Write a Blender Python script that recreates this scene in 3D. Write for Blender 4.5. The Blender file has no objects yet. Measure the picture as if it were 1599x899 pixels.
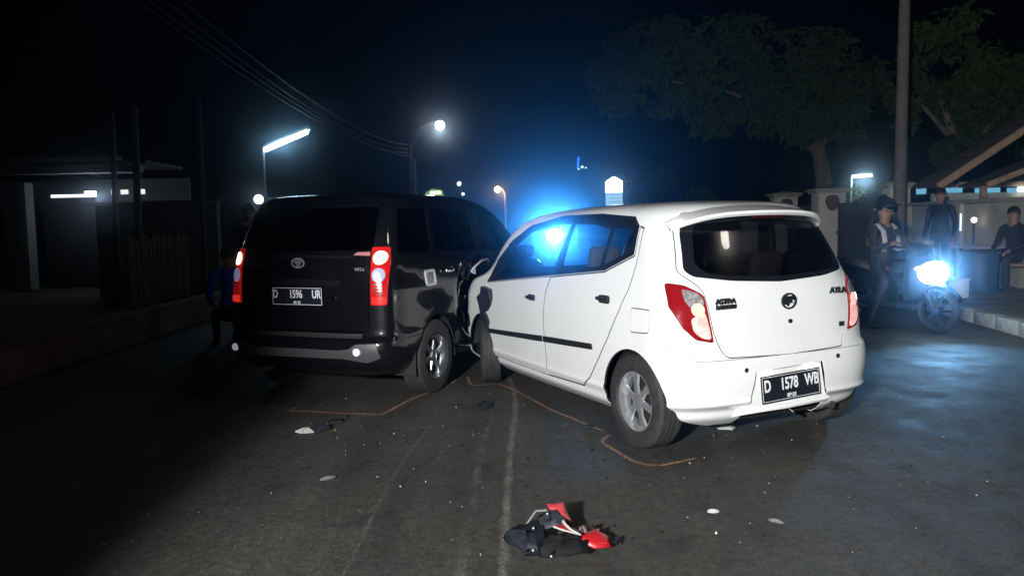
import bpy, bmesh, math, random
from mathutils import Vector, Matrix, noise
random.seed(7)
R = math.radians
SC = bpy.context.scene
COL = SC.collection
# ------------------------------------------------------------------ camera
cd = bpy.data.cameras.new('camera'); cam = bpy.data.objects.new('camera', cd); COL.objects.link(cam)
cd.sensor_width = 36; cd.lens = 36*1260.8/1599; cd.clip_start = .05; cd.clip_end = 900
_p, _r = R(4.515), R(-1.21)
_fw = Vector((0, math.cos(_p), -math.sin(_p))); _up = Vector((0, math.sin(_p), math.cos(_p))); _rt = Vector((1, 0, 0))
_cr = _rt*math.cos(_r)+_up*math.sin(_r); _cu = -_rt*math.sin(_r)+_up*math.cos(_r)
cam.matrix_world = Matrix(((_cr.x, _cu.x, -_fw.x, 0), (_cr.y, _cu.y, -_fw.y, 0), (_cr.z, _cu.z, -_fw.z, 1.403), (0, 0, 0, 1)))
SC.camera = cam
# ------------------------------------------------------------------ world: deep night sky
W = bpy.data.worlds.new('World'); SC.world = W; W.use_nodes = True
nt = W.node_tree; nt.nodes.clear()
sky = nt.nodes.new('ShaderNodeTexSky'); sky.sky_type = 'NISHITA'; sky.sun_disc = False
sky.sun_elevation = R(-4.0); sky.sun_rotation = R(180); sky.ozone_density = 10; sky.dust_density = 0; sky.air_density = 1.5
bg = nt.nodes.new('ShaderNodeBackground'); bg.inputs[1].default_value = .12
wo = nt.nodes.new('ShaderNodeOutputWorld')
nt.links.new(sky.outputs[0], bg.inputs[0]); nt.links.new(bg.outputs[0], wo.inputs[0])
# ------------------------------------------------------------------ lights
def lamp(name, kind, loc, power, color, target=None, radius=.05, angle=60, blend=.4):
    l = bpy.data.lights.new(name, kind); l.energy = power; l.color = color
    o = bpy.data.objects.new(name, l); COL.objects.link(o); o.location = loc
    if kind == 'SUN': l.angle = radius
    else: l.shadow_soft_size = radius
    if kind == 'SPOT': l.spot_size = R(angle); l.spot_blend = blend
    if target: o.rotation_euler = (Vector(target)-Vector(loc)).to_track_quat('-Z', 'Y').to_euler()
    return o
# moonlight, almost nothing
lamp('moon', 'SUN', (0, 0, 30), .004, (.55, .7, 1), (3, 8, 0), R(.5))
# the lamp that lights the accident from behind the photographer (vehicle headlamp, out of view)
lamp('vehicle_headlamp_behind_photographer', 'SPOT', (-1.8, -2.6, 2.3), 5200, (.975, .988, .99), (2.45, 6.0, .45), .10, 56, .40)
SC.view_settings.view_transform = 'Standard'; SC.view_settings.look = 'None'
SC.view_settings.exposure = 0; SC.view_settings.gamma = 1; SC.view_settings.use_curve_mapping = False
SC.cycles.use_denoising = True; SC.cycles.max_bounces = 8; SC.cycles.transparent_max_bounces = 16
SC.cycles.volume_bounces = 0; SC.cycles.sample_clamp_indirect = 4
# ------------------------------------------------------------------ materials
MATS = {}
def mat(name, col=(.5,.5,.5), rough=.5, metal=0, coat=0, emit=None, es=0, nz=None, bump=0, bscale=40, ior=1.5, spec=.5):
    if name in MATS: return MATS[name]
    m = bpy.data.materials.new(name); m.use_nodes = True; t = m.node_tree; b = t.nodes['Principled BSDF']
    b.inputs['Base Color'].default_value = (*col, 1); b.inputs['Roughness'].default_value = rough
    b.inputs['Metallic'].default_value = metal; b.inputs['IOR'].default_value = ior
    b.inputs['Coat Weight'].default_value = coat; b.inputs['Coat Roughness'].default_value = .04
    b.inputs['Specular IOR Level'].default_value = spec
    if emit: b.inputs['Emission Color'].default_value = (*emit, 1); b.inputs['Emission Strength'].default_value = es
    if nz:   # (scale, colour2, low, high): blotchy second colour
        tc = t.nodes.new('ShaderNodeTexCoord'); n = t.nodes.new('ShaderNodeTexNoise'); n.inputs['Scale'].default_value = nz[0]
        n.inputs['Detail'].default_value = 8; n.inputs['Roughness'].default_value = .65
        rp = t.nodes.new('ShaderNodeValToRGB'); rp.color_ramp.elements[0].position = nz[2]; rp.color_ramp.elements[1].position = nz[3]
        rp.color_ramp.elements[0].color = (*col, 1); rp.color_ramp.elements[1].color = (*nz[1], 1)
        t.links.new(tc.outputs['Object'], n.inputs['Vector']); t.links.new(n.outputs['Fac'], rp.inputs[0]); t.links.new(rp.outputs[0], b.inputs['Base Color'])
    if bump:
        tc = t.nodes.new('ShaderNodeTexCoord'); n = t.nodes.new('ShaderNodeTexNoise'); n.inputs['Scale'].default_value = bscale; n.inputs['Detail'].default_value = 6
        bp = t.nodes.new('ShaderNodeBump'); bp.inputs['Strength'].default_value = bump; bp.inputs['Distance'].default_value = .01
        t.links.new(tc.outputs['Object'], n.inputs['Vector']); t.links.new(n.outputs['Fac'], bp.inputs['Height']); t.links.new(bp.outputs[0], b.inputs['Normal'])
    MATS[name] = m; return m
def glass(name, tint, refl=.9, rough=.0, dust=0):
    if name in MATS: return MATS[name]
    m = bpy.data.materials.new(name); m.use_nodes = True; t = m.node_tree; t.nodes.clear()
    o = t.nodes.new('ShaderNodeOutputMaterial'); mx = t.nodes.new('ShaderNodeMixShader'); tr = t.nodes.new('ShaderNodeBsdfTransparent')
    gl = t.nodes.new('ShaderNodeBsdfGlossy'); fr = t.nodes.new('ShaderNodeFresnel'); fr.inputs['IOR'].default_value = 1.5
    tr.inputs['Color'].default_value = (*tint, 1); gl.inputs['Roughness'].default_value = rough; gl.inputs['Color'].default_value = (refl, refl, refl, 1)
    ge = t.nodes.new('ShaderNodeNewGeometry'); mi = t.nodes.new('ShaderNodeMix'); mi.inputs['A'].default_value = 1.5; mi.inputs['B'].default_value = 1/1.5   # both faces of a pane reflect like the outside
    t.links.new(ge.outputs['Backfacing'], mi.inputs['Factor']); t.links.new(mi.outputs['Result'], fr.inputs['IOR'])
    t.links.new(fr.outputs[0], mx.inputs[0]); t.links.new(tr.outputs[0], mx.inputs[1]); t.links.new(gl.outputs[0], mx.inputs[2]); t.links.new(mx.outputs[0], o.inputs[0])
    if dust:   # a film of dust spreads reflections
        g2 = t.nodes.new('ShaderNodeBsdfGlossy'); g2.inputs['Roughness'].default_value = .22; m2 = t.nodes.new('ShaderNodeMixShader'); m2.inputs[0].default_value = dust
        t.links.new(gl.outputs[0], m2.inputs[1]); t.links.new(g2.outputs[0], m2.inputs[2]); t.links.new(m2.outputs[0], mx.inputs[2])
    MATS[name] = m; return m
def emis(name, col, s):
    if name in MATS: return MATS[name]
    m = bpy.data.materials.new(name); m.use_nodes = True; t = m.node_tree; t.nodes.clear()
    o = t.nodes.new('ShaderNodeOutputMaterial'); e = t.nodes.new('ShaderNodeEmission'); e.inputs[0].default_value = (*col, 1); e.inputs[1].default_value = s
    t.links.new(e.outputs[0], o.inputs[0]); MATS[name] = m; return m
# ------------------------------------------------------------------ object helpers
def tag(o, label=None, cat=None, group=None, kind=None):
    if label: o['label'] = label
    if cat: o['category'] = cat
    if group: o['group'] = group
    if kind: o['kind'] = kind
    return o
def empty(name, loc=(0,0,0), rz=0, label=None, cat=None, group=None):
    o = bpy.data.objects.new(name, None); COL.objects.link(o); o.location = loc; o.rotation_euler = (0, 0, rz); o.empty_display_size = .2
    return tag(o, label, cat, group)
def smooth(me, ang=35):
    me.polygons.foreach_set('use_smooth', [True]*len(me.polygons))
    me.set_sharp_from_angle(angle=R(ang)); me.update()
def obj(name, src, m, parent=None, ang=35, loc=None, rot=None):
    if isinstance(src, bmesh.types.BMesh):
        me = bpy.data.meshes.new(name); bmesh.ops.recalc_face_normals(src, faces=src.faces); src.to_mesh(me); src.free()
    else: me = src
    if ang: smooth(me, ang)
    if m is not None:
        me.materials.clear()
        for q in (m if isinstance(m, (list, tuple)) else [m]): me.materials.append(q)
    o = bpy.data.objects.new(name, me); COL.objects.link(o)
    if parent: o.parent = parent
    if loc: o.location = loc
    if rot: o.rotation_euler = rot
    return o
def BM(): return bmesh.new()
def xf(bm, vs, M):
    for v in vs: v.co = M @ v.co
    return vs
def box(bm, c, s, bev=0, rot=None, seg=2):
    r = bmesh.ops.create_cube(bm, size=1); vs = r['verts']
    for v in vs: v.co = Vector((v.co.x*s[0], v.co.y*s[1], v.co.z*s[2]))
    if bev:
        es = list({e for v in vs for e in v.link_edges})
        g = bmesh.ops.bevel(bm, geom=es, offset=bev, segments=seg, affect='EDGES', profile=.5); vs = list({v for f in g['faces'] for v in f.verts} | {v for v in vs if v.is_valid})
    M = Matrix.Translation(c)
    if rot: M = M @ (rot if isinstance(rot, Matrix) else Matrix.Rotation(rot[2], 4, 'Z') @ Matrix.Rotation(rot[1], 4, 'Y') @ Matrix.Rotation(rot[0], 4, 'X'))
    xf(bm, vs, M); return vs
def tube(bm, pts, r, n=8, caps=True):
    pts = [Vector(p) for p in pts]; rs = r if isinstance(r, (list, tuple)) else [r]*len(pts)
    rings = []; prev = None
    for i, p in enumerate(pts):
        d = (pts[min(i+1, len(pts)-1)]-pts[max(i-1, 0)]).normalized()
        a = prev if prev is not None else (Vector((0, 0, 1)) if abs(d.z) < .9 else Vector((1, 0, 0)))
        u = (a-d*a.dot(d)).normalized(); w = d.cross(u); prev = u
        rings.append([bm.verts.new(p+(u*math.cos(2*math.pi*k/n)+w*math.sin(2*math.pi*k/n))*rs[i]) for k in range(n)])
    for a, b in zip(rings, rings[1:]):
        for k in range(n): bm.faces.new((a[k], a[(k+1)%n], b[(k+1)%n], b[k]))
    if caps: bm.faces.new(rings[0][::-1]); bm.faces.new(rings[-1])
    return bm
def lathe(bm, prof, n=32, axis='Y', c=(0,0,0), close=False):
    """prof: (radius, along) ; closed: profile is a loop"""
    rings = []
    for r, h in prof:
        ring = []
        for k in range(n):
            a = 2*math.pi*k/n; x, z = r*math.cos(a), r*math.sin(a)
            co = {'Y': (x, h, z), 'Z': (x, z, h), 'X': (h, x, z)}[axis]
            ring.append(bm.verts.new(Vector(co)+Vector(c)))
        rings.append(ring)
    m = len(rings)
    for i in range(m if close else m-1):
        a, b = rings[i], rings[(i+1) % m]
        for k in range(n): bm.faces.new((a[k], a[(k+1)%n], b[(k+1)%n], b[k]))
    if not close:
        for ring in (rings[0], rings[-1]):
            try: bm.faces.new(ring)
            except ValueError: pass
    return bm
def prism(poly, axis, a, b):
    """solid from a 2D polygon extruded along axis: 'Y' takes (x,z), 'X' takes (y,z), 'Z' takes (x,y)"""
    bm = BM()
    def co(p, h): return {'Y': (p[0], h, p[1]), 'X': (h, p[0], p[1]), 'Z': (p[0], p[1], h)}[axis]
    A = [bm.verts.new(co(p, a)) for p in poly]; B = [bm.verts.new(co(p, b)) for p in poly]; n = len(poly)
    bm.faces.new(A[::-1]); bm.faces.new(B)
    for i in range(n): bm.faces.new((A[i], A[(i+1)%n], B[(i+1)%n], B[i]))
    bmesh.ops.recalc_face_normals(bm, faces=bm.faces)
    return bm
def tomesh(bm, name='tmp'):
    me = bpy.data.meshes.new(name); bm.to_mesh(me); bm.free(); return me
def boolean(A, B, op='DIFFERENCE', solver='MANIFOLD'):
    """meshes in, new mesh out"""
    a = bpy.data.objects.new('tmpa', A); b = bpy.data.objects.new('tmpb', B); COL.objects.link(a); COL.objects.link(b)
    md = a.modifiers.new('b', 'BOOLEAN'); md.object = b; md.operation = op; md.solver = solver
    dg = bpy.context.evaluated_depsgraph_get(); out = bpy.data.meshes.new_from_object(a.evaluated_get(dg))
    if len(out.polygons) == 0 and solver != 'EXACT':
        md.solver = 'EXACT'; dg = bpy.context.evaluated_depsgraph_get(); out = bpy.data.meshes.new_from_object(a.evaluated_get(dg))
    bpy.data.objects.remove(a); bpy.data.objects.remove(b); return out
def inset(poly, d):
    n = len(poly); ar = sum(poly[i][0]*poly[(i+1)%n][1]-poly[(i+1)%n][0]*poly[i][1] for i in range(n)); s = 1 if ar > 0 else -1
    out = []
    for i in range(n):
        p0, p1, p2 = (Vector(poly[j % n]) for j in (i-1, i, i+1))
        e1, e2 = (p1-p0).normalized(), (p2-p1).normalized()
        n1, n2 = Vector((-e1.y, e1.x))*s, Vector((-e2.y, e2.x))*s; k = n1+n2
        k = k/max(.35, k.dot(n1)) if k.length > 1e-6 else n1
        out.append(tuple(p1+k*d))
    return out
def rounded(poly, r, seg=4):
    """round every corner of a 2D polygon"""
    n = len(poly); out = []
    for i in range(n):
        p0, p1, p2 = (Vector(poly[j % n]) for j in (i-1, i, i+1))
        a, b = p0-p1, p2-p1; q = min(r, a.length*.45, b.length*.45)
        A, B = p1+a.normalized()*q, p1+b.normalized()*q
        for k in range(seg+1):
            t = k/seg; out.append(tuple(A*(1-t)**2+p1*2*t*(1-t)+B*t*t))
    return out
def text(name, s, size, m, parent, loc, rot, ext=.002, sx=1, bold=0):
    cu = bpy.data.curves.new(name, 'FONT'); cu.body = s; cu.size = size; cu.extrude = ext; cu.align_x = 'CENTER'; cu.align_y = 'CENTER'; cu.offset = bold
    o = bpy.data.objects.new('tmp', cu); COL.objects.link(o); dg = bpy.context.evaluated_depsgraph_get()
    me = bpy.data.meshes.new_from_object(o.evaluated_get(dg)); bpy.data.objects.remove(o)
    for v in me.vertices: v.co.x *= sx
    return obj(name, me, m, parent, 0, loc, rot)
def copy_tree(o, parent=None):
    c = o.copy(); COL.objects.link(c); c.parent = parent
    for ch in list(o.children): copy_tree(ch, c)
    return c
# ------------------------------------------------------------------ car bodies: stacked horizontal rings
def _cr(p0, p1, p2, p3, t):
    return .5*((2*p1)+(p2-p0)*t+(2*p0-5*p1+4*p2-p3)*t*t+(3*p1-p0-3*p2+p3)*t**3)
def dense(levels, per):
    out = []; n = len(levels)
    for i in range(n-1):
        a, b, c, d = levels[max(i-1, 0)], levels[i], levels[i+1], levels[min(i+2, n-1)]
        for k in range(per):
            out.append([_cr(*q, k/per) for q in zip(a, b, c, d)])
    out.append(list(levels[-1])); return out
def resample(pts, n):
    L = [0]
    for a, b in zip(pts, pts[1:]): L.append(L[-1]+math.hypot(b[0]-a[0], b[1]-a[1]))
    out = []; j = 0
    for k in range(n):
        s = L[-1]*k/(n-1)
        while j < len(L)-2 and L[j+1] < s: j += 1
        t = (s-L[j])/max(1e-9, L[j+1]-L[j]); out.append((pts[j][0]+(pts[j+1][0]-pts[j][0])*t, pts[j][1]+(pts[j+1][1]-pts[j][1])*t))
    return out
def half_ring(lv, n=(30, 44, 22)):
    """lv: z, xr, xf, w, rear corner length, rear exponent, front corner length, front exponent, tail taper"""
    z, xr, xf_, w, cr, er, cf, ef, tp = lv
    span = xf_-xr; cr = min(cr, span*.45); cf = min(cf, span*.45)
    rear = [(xr+cr-cr*max(0, math.cos(t))**(2/er), w*(1-tp)*max(0, math.sin(t))**(2/er)) for t in [math.pi/2*k/90 for k in range(91)]]
    front = [(xf_-cf+cf*max(0, math.cos(t))**(2/ef), w*.97*max(0, math.sin(t))**(2/ef)) for t in [math.pi/2*(90-k)/90 for k in range(91)]]
    x0, x1 = xr+cr, xf_-cf; side = []
    for k in range(61):
        t = k/60; x = x0+(x1-x0)*t
        # full width in the middle, narrowing to both ends
        f = (1-tp)+(tp)*min(1, t/.55)*(2-min(1, t/.55)) if t < .55 else 1-.03*((t-.55)/.45)**2
        side.append((x, w*f))
    return resample(rear, n[0])+resample(side, n[1])[1:-1]+resample(front, n[2])
def hull_rings(levels, per=5):
    rings = []
    for lv in dense(levels, per):
        h = half_ring(lv); ring = [(x, y, lv[0]) for x, y in h]+[(x, -y, lv[0]) for x, y in h[-2:0:-1]]
        rings.append(ring)
    return rings
AYLA = [ # z, xr, xf, w, cr, er, cf, ef, taper
 (.17, -.34, 2.98, .71, .42, 3.8, .4, 3.4, .02),
 (.23, -.42, 3.05, .78, .42, 3.9, .4, 3.4, .012),
 (.285, -.445, 3.07, .795, .42, 4.0, .4, 3.4, .008),
 (.325, -.492, 3.085, .812, .42, 4.0, .4, 3.4, .004),
 (.36, -.490, 3.09, .808, .42, 4.0, .4, 3.4, .004),
 (.46, -.50, 3.09, .812, .42, 4.1, .4, 3.5, .004),
 (.58, -.495, 3.07, .813, .42, 4.1, .4, 3.5, .004),
 (.64, -.465, 3.06, .812, .42, 4.0, .4, 3.5, .006),
 (.78, -.46, 3.03, .807, .42, 3.9, .42, 3.4, .01),
 (.90, -.45, 2.95, .793, .42, 3.7, .45, 3.2, .018),
 (.97, -.435, 2.74, .779, .42, 3.5, .5, 3.0, .026),
 (1.05, -.405, 2.55, .763, .42, 3.4, .45, 3.2, .033),
 (1.20, -.335, 2.38, .735, .42, 3.3, .42, 3.4, .04),
 (1.33, -.265, 2.20, .705, .42, 3.2, .40, 3.4, .048),
 (1.42, -.22, 1.99, .672, .45, 3.1, .40, 3.2, .052),
 (1.475, -.18, 1.73, .625, .50, 3.0, .40, 2.9, .055),
 (1.508, -.09, 1.42, .53, .40, 2.8, .40, 2.7, .055),
 (1.527, .10, 1.12, .37, .3, 2.5, .30, 2.4, .05),
 (1.534, .33, .82, .14, .15, 2.2, .15, 2.2, 0),
]
AVANZA = [
 (.24, -.60, 3.15, .71, .35, 4, .5, 3.0, .02),
 (.32, -.75, 3.24, .785, .38, 4, .5, 3.0, .015),
 (.44, -.80, 3.28, .815, .38, 4, .5, 3.0, .01),
 (.52, -.795, 3.30, .822, .36, 4, .5, 3.0, .01),
 (.575, -.75, 3.28, .820, .34, 4.2, .5, 3.0, .012),
 (.70, -.74, 3.27, .820, .34, 4.3, .55, 3.0, .013),
 (.90, -.735, 3.18, .816, .34, 4.3, .6, 2.8, .015),
 (1.01, -.73, 2.95, .805, .34, 4.2, .7, 2.6, .018),
 (1.07, -.725, 2.55, .797, .34, 4.2, .6, 2.6, .02),
 (1.15, -.71, 2.40, .780, .34, 4.2, .5, 2.8, .022),
 (1.30, -.67, 2.18, .748, .34, 4.2, .45, 3.0, .025),
 (1.46, -.605, 1.90, .718, .34, 4.2, .40, 3.0, .028),
 (1.57, -.54, 1.64, .697, .36, 4.2, .40, 2.8, .03),
 (1.635, -.48, 1.36, .670, .38, 4.0, .40, 2.6, .03),
 (1.67, -.40, 1.08, .60, .35, 3.4, .35, 2.5, .03),
 (1.685, -.20, .80, .42, .3, 2.8, .30, 2.4, .03),
 (1.690, .10, .55, .16, .15, 2.2, .15, 2.2, 0),
]
# ------------------------------------------------------------------ car machinery
AY_POSE = (1.4569, 5.2627, 2.00058); AV_POSE = (-1.3886, 7.0511, 1.18359)
def to_world(p, P): c, s = math.cos(P[2]), math.sin(P[2]); return Vector((P[0]+c*p[0]-s*p[1], P[1]+s*p[0]+c*p[1], p[2]))
def to_car(p, P): c, s = math.cos(P[2]), math.sin(P[2]); dx, dy = p[0]-P[0], p[1]-P[1]; return Vector((c*dx+s*dy, -s*dx+c*dy, p[2]))
def crush_ayla(v):
    q = to_car(to_world(v, AY_POSE), AV_POSE)
    lim = -.66-.05*noise.noise(Vector((q.x*5, q.z*6, 1.3)))-.02*noise.noise(Vector((q.x*14, q.z*17, 4)))
    if q.y > lim-.10 and v[0] > 2.2:
        t = max(0, (q.y-(lim-.10))); q.y = lim-.10+.10*(1-math.exp(-t/.10))
        return to_car(to_world(q, AV_POSE), AY_POSE)
    return v
def dent_suv(v):
    if v[1] < -.3:
        d = math.hypot((v[0]-.95)/.56, (v[2]-.72)/.42)
        if d < 1: v = Vector(v); v.y += .24*(1-d*d)**1.1+.05*(1-d)*noise.noise(Vector((v.x*9, v.z*9, 2)))
    return v
M_DARK = mat('dark_cavity', (.012, .012, .013), .8); M_LINING = mat('cabin_lining', (.05, .05, .055), .85)
def cyl(r, a, b, c):
    bm = BM(); lathe(bm, [(r, a), (r, b)], 44, 'Y', c); bmesh.ops.recalc_face_normals(bm, faces=bm.faces); return tomesh(bm)
def hull_mesh(levels, off=0, thick=.02, deform=None, per=5):
    bm = BM(); rings = [[bm.verts.new(deform(Vector(p)) if deform else p) for p in r] for r in hull_rings(levels, per)]
    n = len(rings[0])
    for a, b in zip(rings, rings[1:]):
        for k in range(n): bm.faces.new((a[k], a[(k+1)%n], b[(k+1)%n], b[k]))
    for ring, sgn in ((rings[0], -1), (rings[-1], 1)):
        c = Vector((0, 0, 0))
        for v in ring: c += v.co
        cv = bm.verts.new(c/n)
        for k in range(n): bm.faces.new((ring[k], ring[(k+1)%n], cv))
    bmesh.ops.recalc_face_normals(bm, faces=bm.faces); bm.normal_update()
    if off:
        nn = {v: v.normal.copy() for v in bm.verts}
        for v in bm.verts: v.co += nn[v]*off
    if thick:
        bm.normal_update(); outer = list(bm.verts); fs = list(bm.faces); mp = {v: bm.verts.new(v.co-v.normal*thick) for v in outer}
        for f in fs: bm.faces.new([mp[v] for v in reversed(f.verts)])
    me = tomesh(bm)
    me.materials.append(M_DARK); me.materials.append(M_LINING)
    if thick: me.polygons.foreach_set('material_index', [0]*len(fs)+[1]*len(fs))
    return me
def cut(A, *cs):
    for c in cs: A = boolean(A, tomesh(c) if isinstance(c, bmesh.types.BMesh) else c)
    return A
def isect(A, c): return boolean(A, tomesh(c) if isinstance(c, bmesh.types.BMesh) else c, 'INTERSECT')
def mir(poly): return [(-a, b) for a, b in poly]
def wheel_proto(name, Rw, wid, rim, spokes, parent, loc, side, mats, steer=0, style=0):
    """wheel part with tyre, spokes and hub cap as sub-parts; axis along Y, outer face on side"""
    tyre_m, rim_m, dark = mats
    bm = BM(); h = wid/2; s = side
    lathe(bm, [(rim*.99, s*h*.86), (rim*.985, s*h*.55), (rim*.86, s*h*.35), (rim*.84, -s*h*.2), (rim*.9, -s*h*.8), (rim*.95, -s*h*.82), (rim*.88, -s*h*.1), (rim*.9, s*h*.3), (rim*.95, s*h*.62), (rim*.95, s*h*.86)], 40, 'Y', close=True)
    w = obj(name, bm, rim_m, parent, 40, loc, (0, 0, steer))
    bm = BM(); pr = [(rim*.97, s*h*.62), (rim*1.02, s*h*.9), (rim*1.06, s*h*.98), ((rim+Rw)*.5, s*h*1.06), (Rw*.955, s*h*.93), (Rw*.985, s*h*.80)]
    for g in range(4):
        a = .72-.40*g; pr += [(Rw, s*h*a), (Rw, s*h*(a-.26)), (Rw*.982, s*h*(a-.28)), (Rw*.982, s*h*(a-.38))]
    pr += [(Rw*.97, -s*h*.92), ((rim+Rw)*.5, -s*h), (rim*.97, -s*h*.8)]
    lathe(bm, pr, 56, 'Y', close=True); obj('tyre', bm, tyre_m, w, 30)
    for k in range(spokes):
        a = 2*math.pi*(k+.25)/spokes; bm = BM()
        r0, r1 = rim*.17, rim*.965; w0, w1 = rim*.13, rim*(.12 if style else .17)
        P = []
        for r, ww, dy in ((r0, w0*1.05, .62), (rim*.5, w0*.85, .60), (r1*.86, w1, .50), (r1, w1*1.35, .46)):
            for sx, yy in ((-1, dy-.16), (-.8, dy), (.8, dy), (1, dy-.16)):
                P.append(bm.verts.new((r*math.cos(a)-sx*ww*math.sin(a), s*h*yy, r*math.sin(a)+sx*ww*math.cos(a))))
        for i in range(3):
            for j in range(3): bm.faces.new((P[i*4+j], P[i*4+j+1], P[i*4+j+5], P[i*4+j+4]))
        obj('spoke', bm, rim_m, w, 30)
    bm = BM(); lathe(bm, [(rim*.27, s*h*.45), (rim*.27, s*h*.62), (rim*.2, s*h*.68), (rim*.02, s*h*.70)], 20, 'Y'); obj('hub_cap', bm, rim_m, w, 30)
    bm = BM(); lathe(bm, [(rim*.8, s*h*.05), (rim*.8, s*h*.12), (.03, s*h*.15)], 28, 'Y'); obj('brake_disc', bm, dark, w, 30)
    return w
def seat(name, parent, m, x, y, w, zb=.30, ht=.58, lean=-.2, headrests=1):
    bm = BM(); box(bm, (x+.26, y, zb+.06), (.50, w, .15), .05, (0, .1, 0)); s = obj(name, bm, m, parent)
    bm = BM(); box(bm, (x-.02-.1, y, zb+.10+ht/2), (.13, w*.96, ht), .055, (0, lean, 0), 3); obj('backrest', bm, m, s)
    for k in range(headrests):
        yy = y if headrests == 1 else y+(k-.5)*w*.55
        bm = BM(); box(bm, (x-.235, yy, zb+.13+ht+.12), (.09, .25, .19), .04, (0, lean, 0), 3); tube(bm, [(x-.20, yy-.05, zb+ht), (x-.225, yy-.05, zb+ht+.2)], .006, 6); tube(bm, [(x-.20, yy+.05, zb+ht), (x-.225, yy+.05, zb+ht+.2)], .006, 6); obj('headrest', bm, m, s)
    return s
def plate(parent, loc, rot, w, h, l1, l2, border):
    """loc, rot: local +z of the plate faces outward"""
    bm = BM(); box(bm, (0, 0, -.001), (w, h, .002), 0)
    p = obj('number_plate', bm, mat('plate_black', (.012, .014, .02), .25, 0, .4), parent, 0, loc, rot)
    wm = mat('plate_white', (.72, .73, .75), .4) if not border else mat('plate_dull_white', (.72, .73, .78), .5)
    bm = BM(); t = .0025 if not border else .004
    for sy in (-1, 1): box(bm, (0, sy*(h/2-.010), .0010), (w-.02, t, .001))
    for sx in (-1, 1): box(bm, (sx*(w/2-.010), 0, .0013), (t, h-.02, .001))
    obj('plate_border', bm, wm, p, 0)
    hh = h*.60
    for s, x in l1: text('plate_lettering', s, hh, wm, p, (x, h*.10, .002), (0, 0, 0), .0008, .70, .0022)
    text('plate_lettering', l2, h*.2, wm, p, (0, -h*.33, .002), (0, 0, 0), .0008, 1, .001)
    return p
def Rx(rx, ry, rz): return (rx, ry, rz)
M_TYRE = mat('tyre_rubber', (.018, .018, .019), .75, bump=.25, bscale=70, nz=(9, (.045, .042, .038), .45, .8))
M_ALLOY = mat('alloy', (.60, .61, .63), .27, .8); M_ALLOY2 = mat('alloy_bright', (.62, .63, .66), .2, .95)
M_DARK = mat('dark_cavity', (.012, .012, .013), .8); M_BLK = mat('black_plastic', (.014, .015, .017), .45); M_TRIM = mat('gloss_black_trim', (.008, .009, .012), .18, 0, .3)
M_CHROME = mat('chrome', (.75, .76, .78), .12, 1); M_RED = mat('red_lens', (.20, .006, .010), .12, 0, .6, emit=(1, .02, .015), es=.07)
M_CLEAR = mat('clear_lens', (.26, .25, .25), .1, .3, .7, nz=(30, (.5, .48, .47), .45, .6))
M_SEAT = mat('seat_fabric', (.085, .08, .08), .9)
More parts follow.
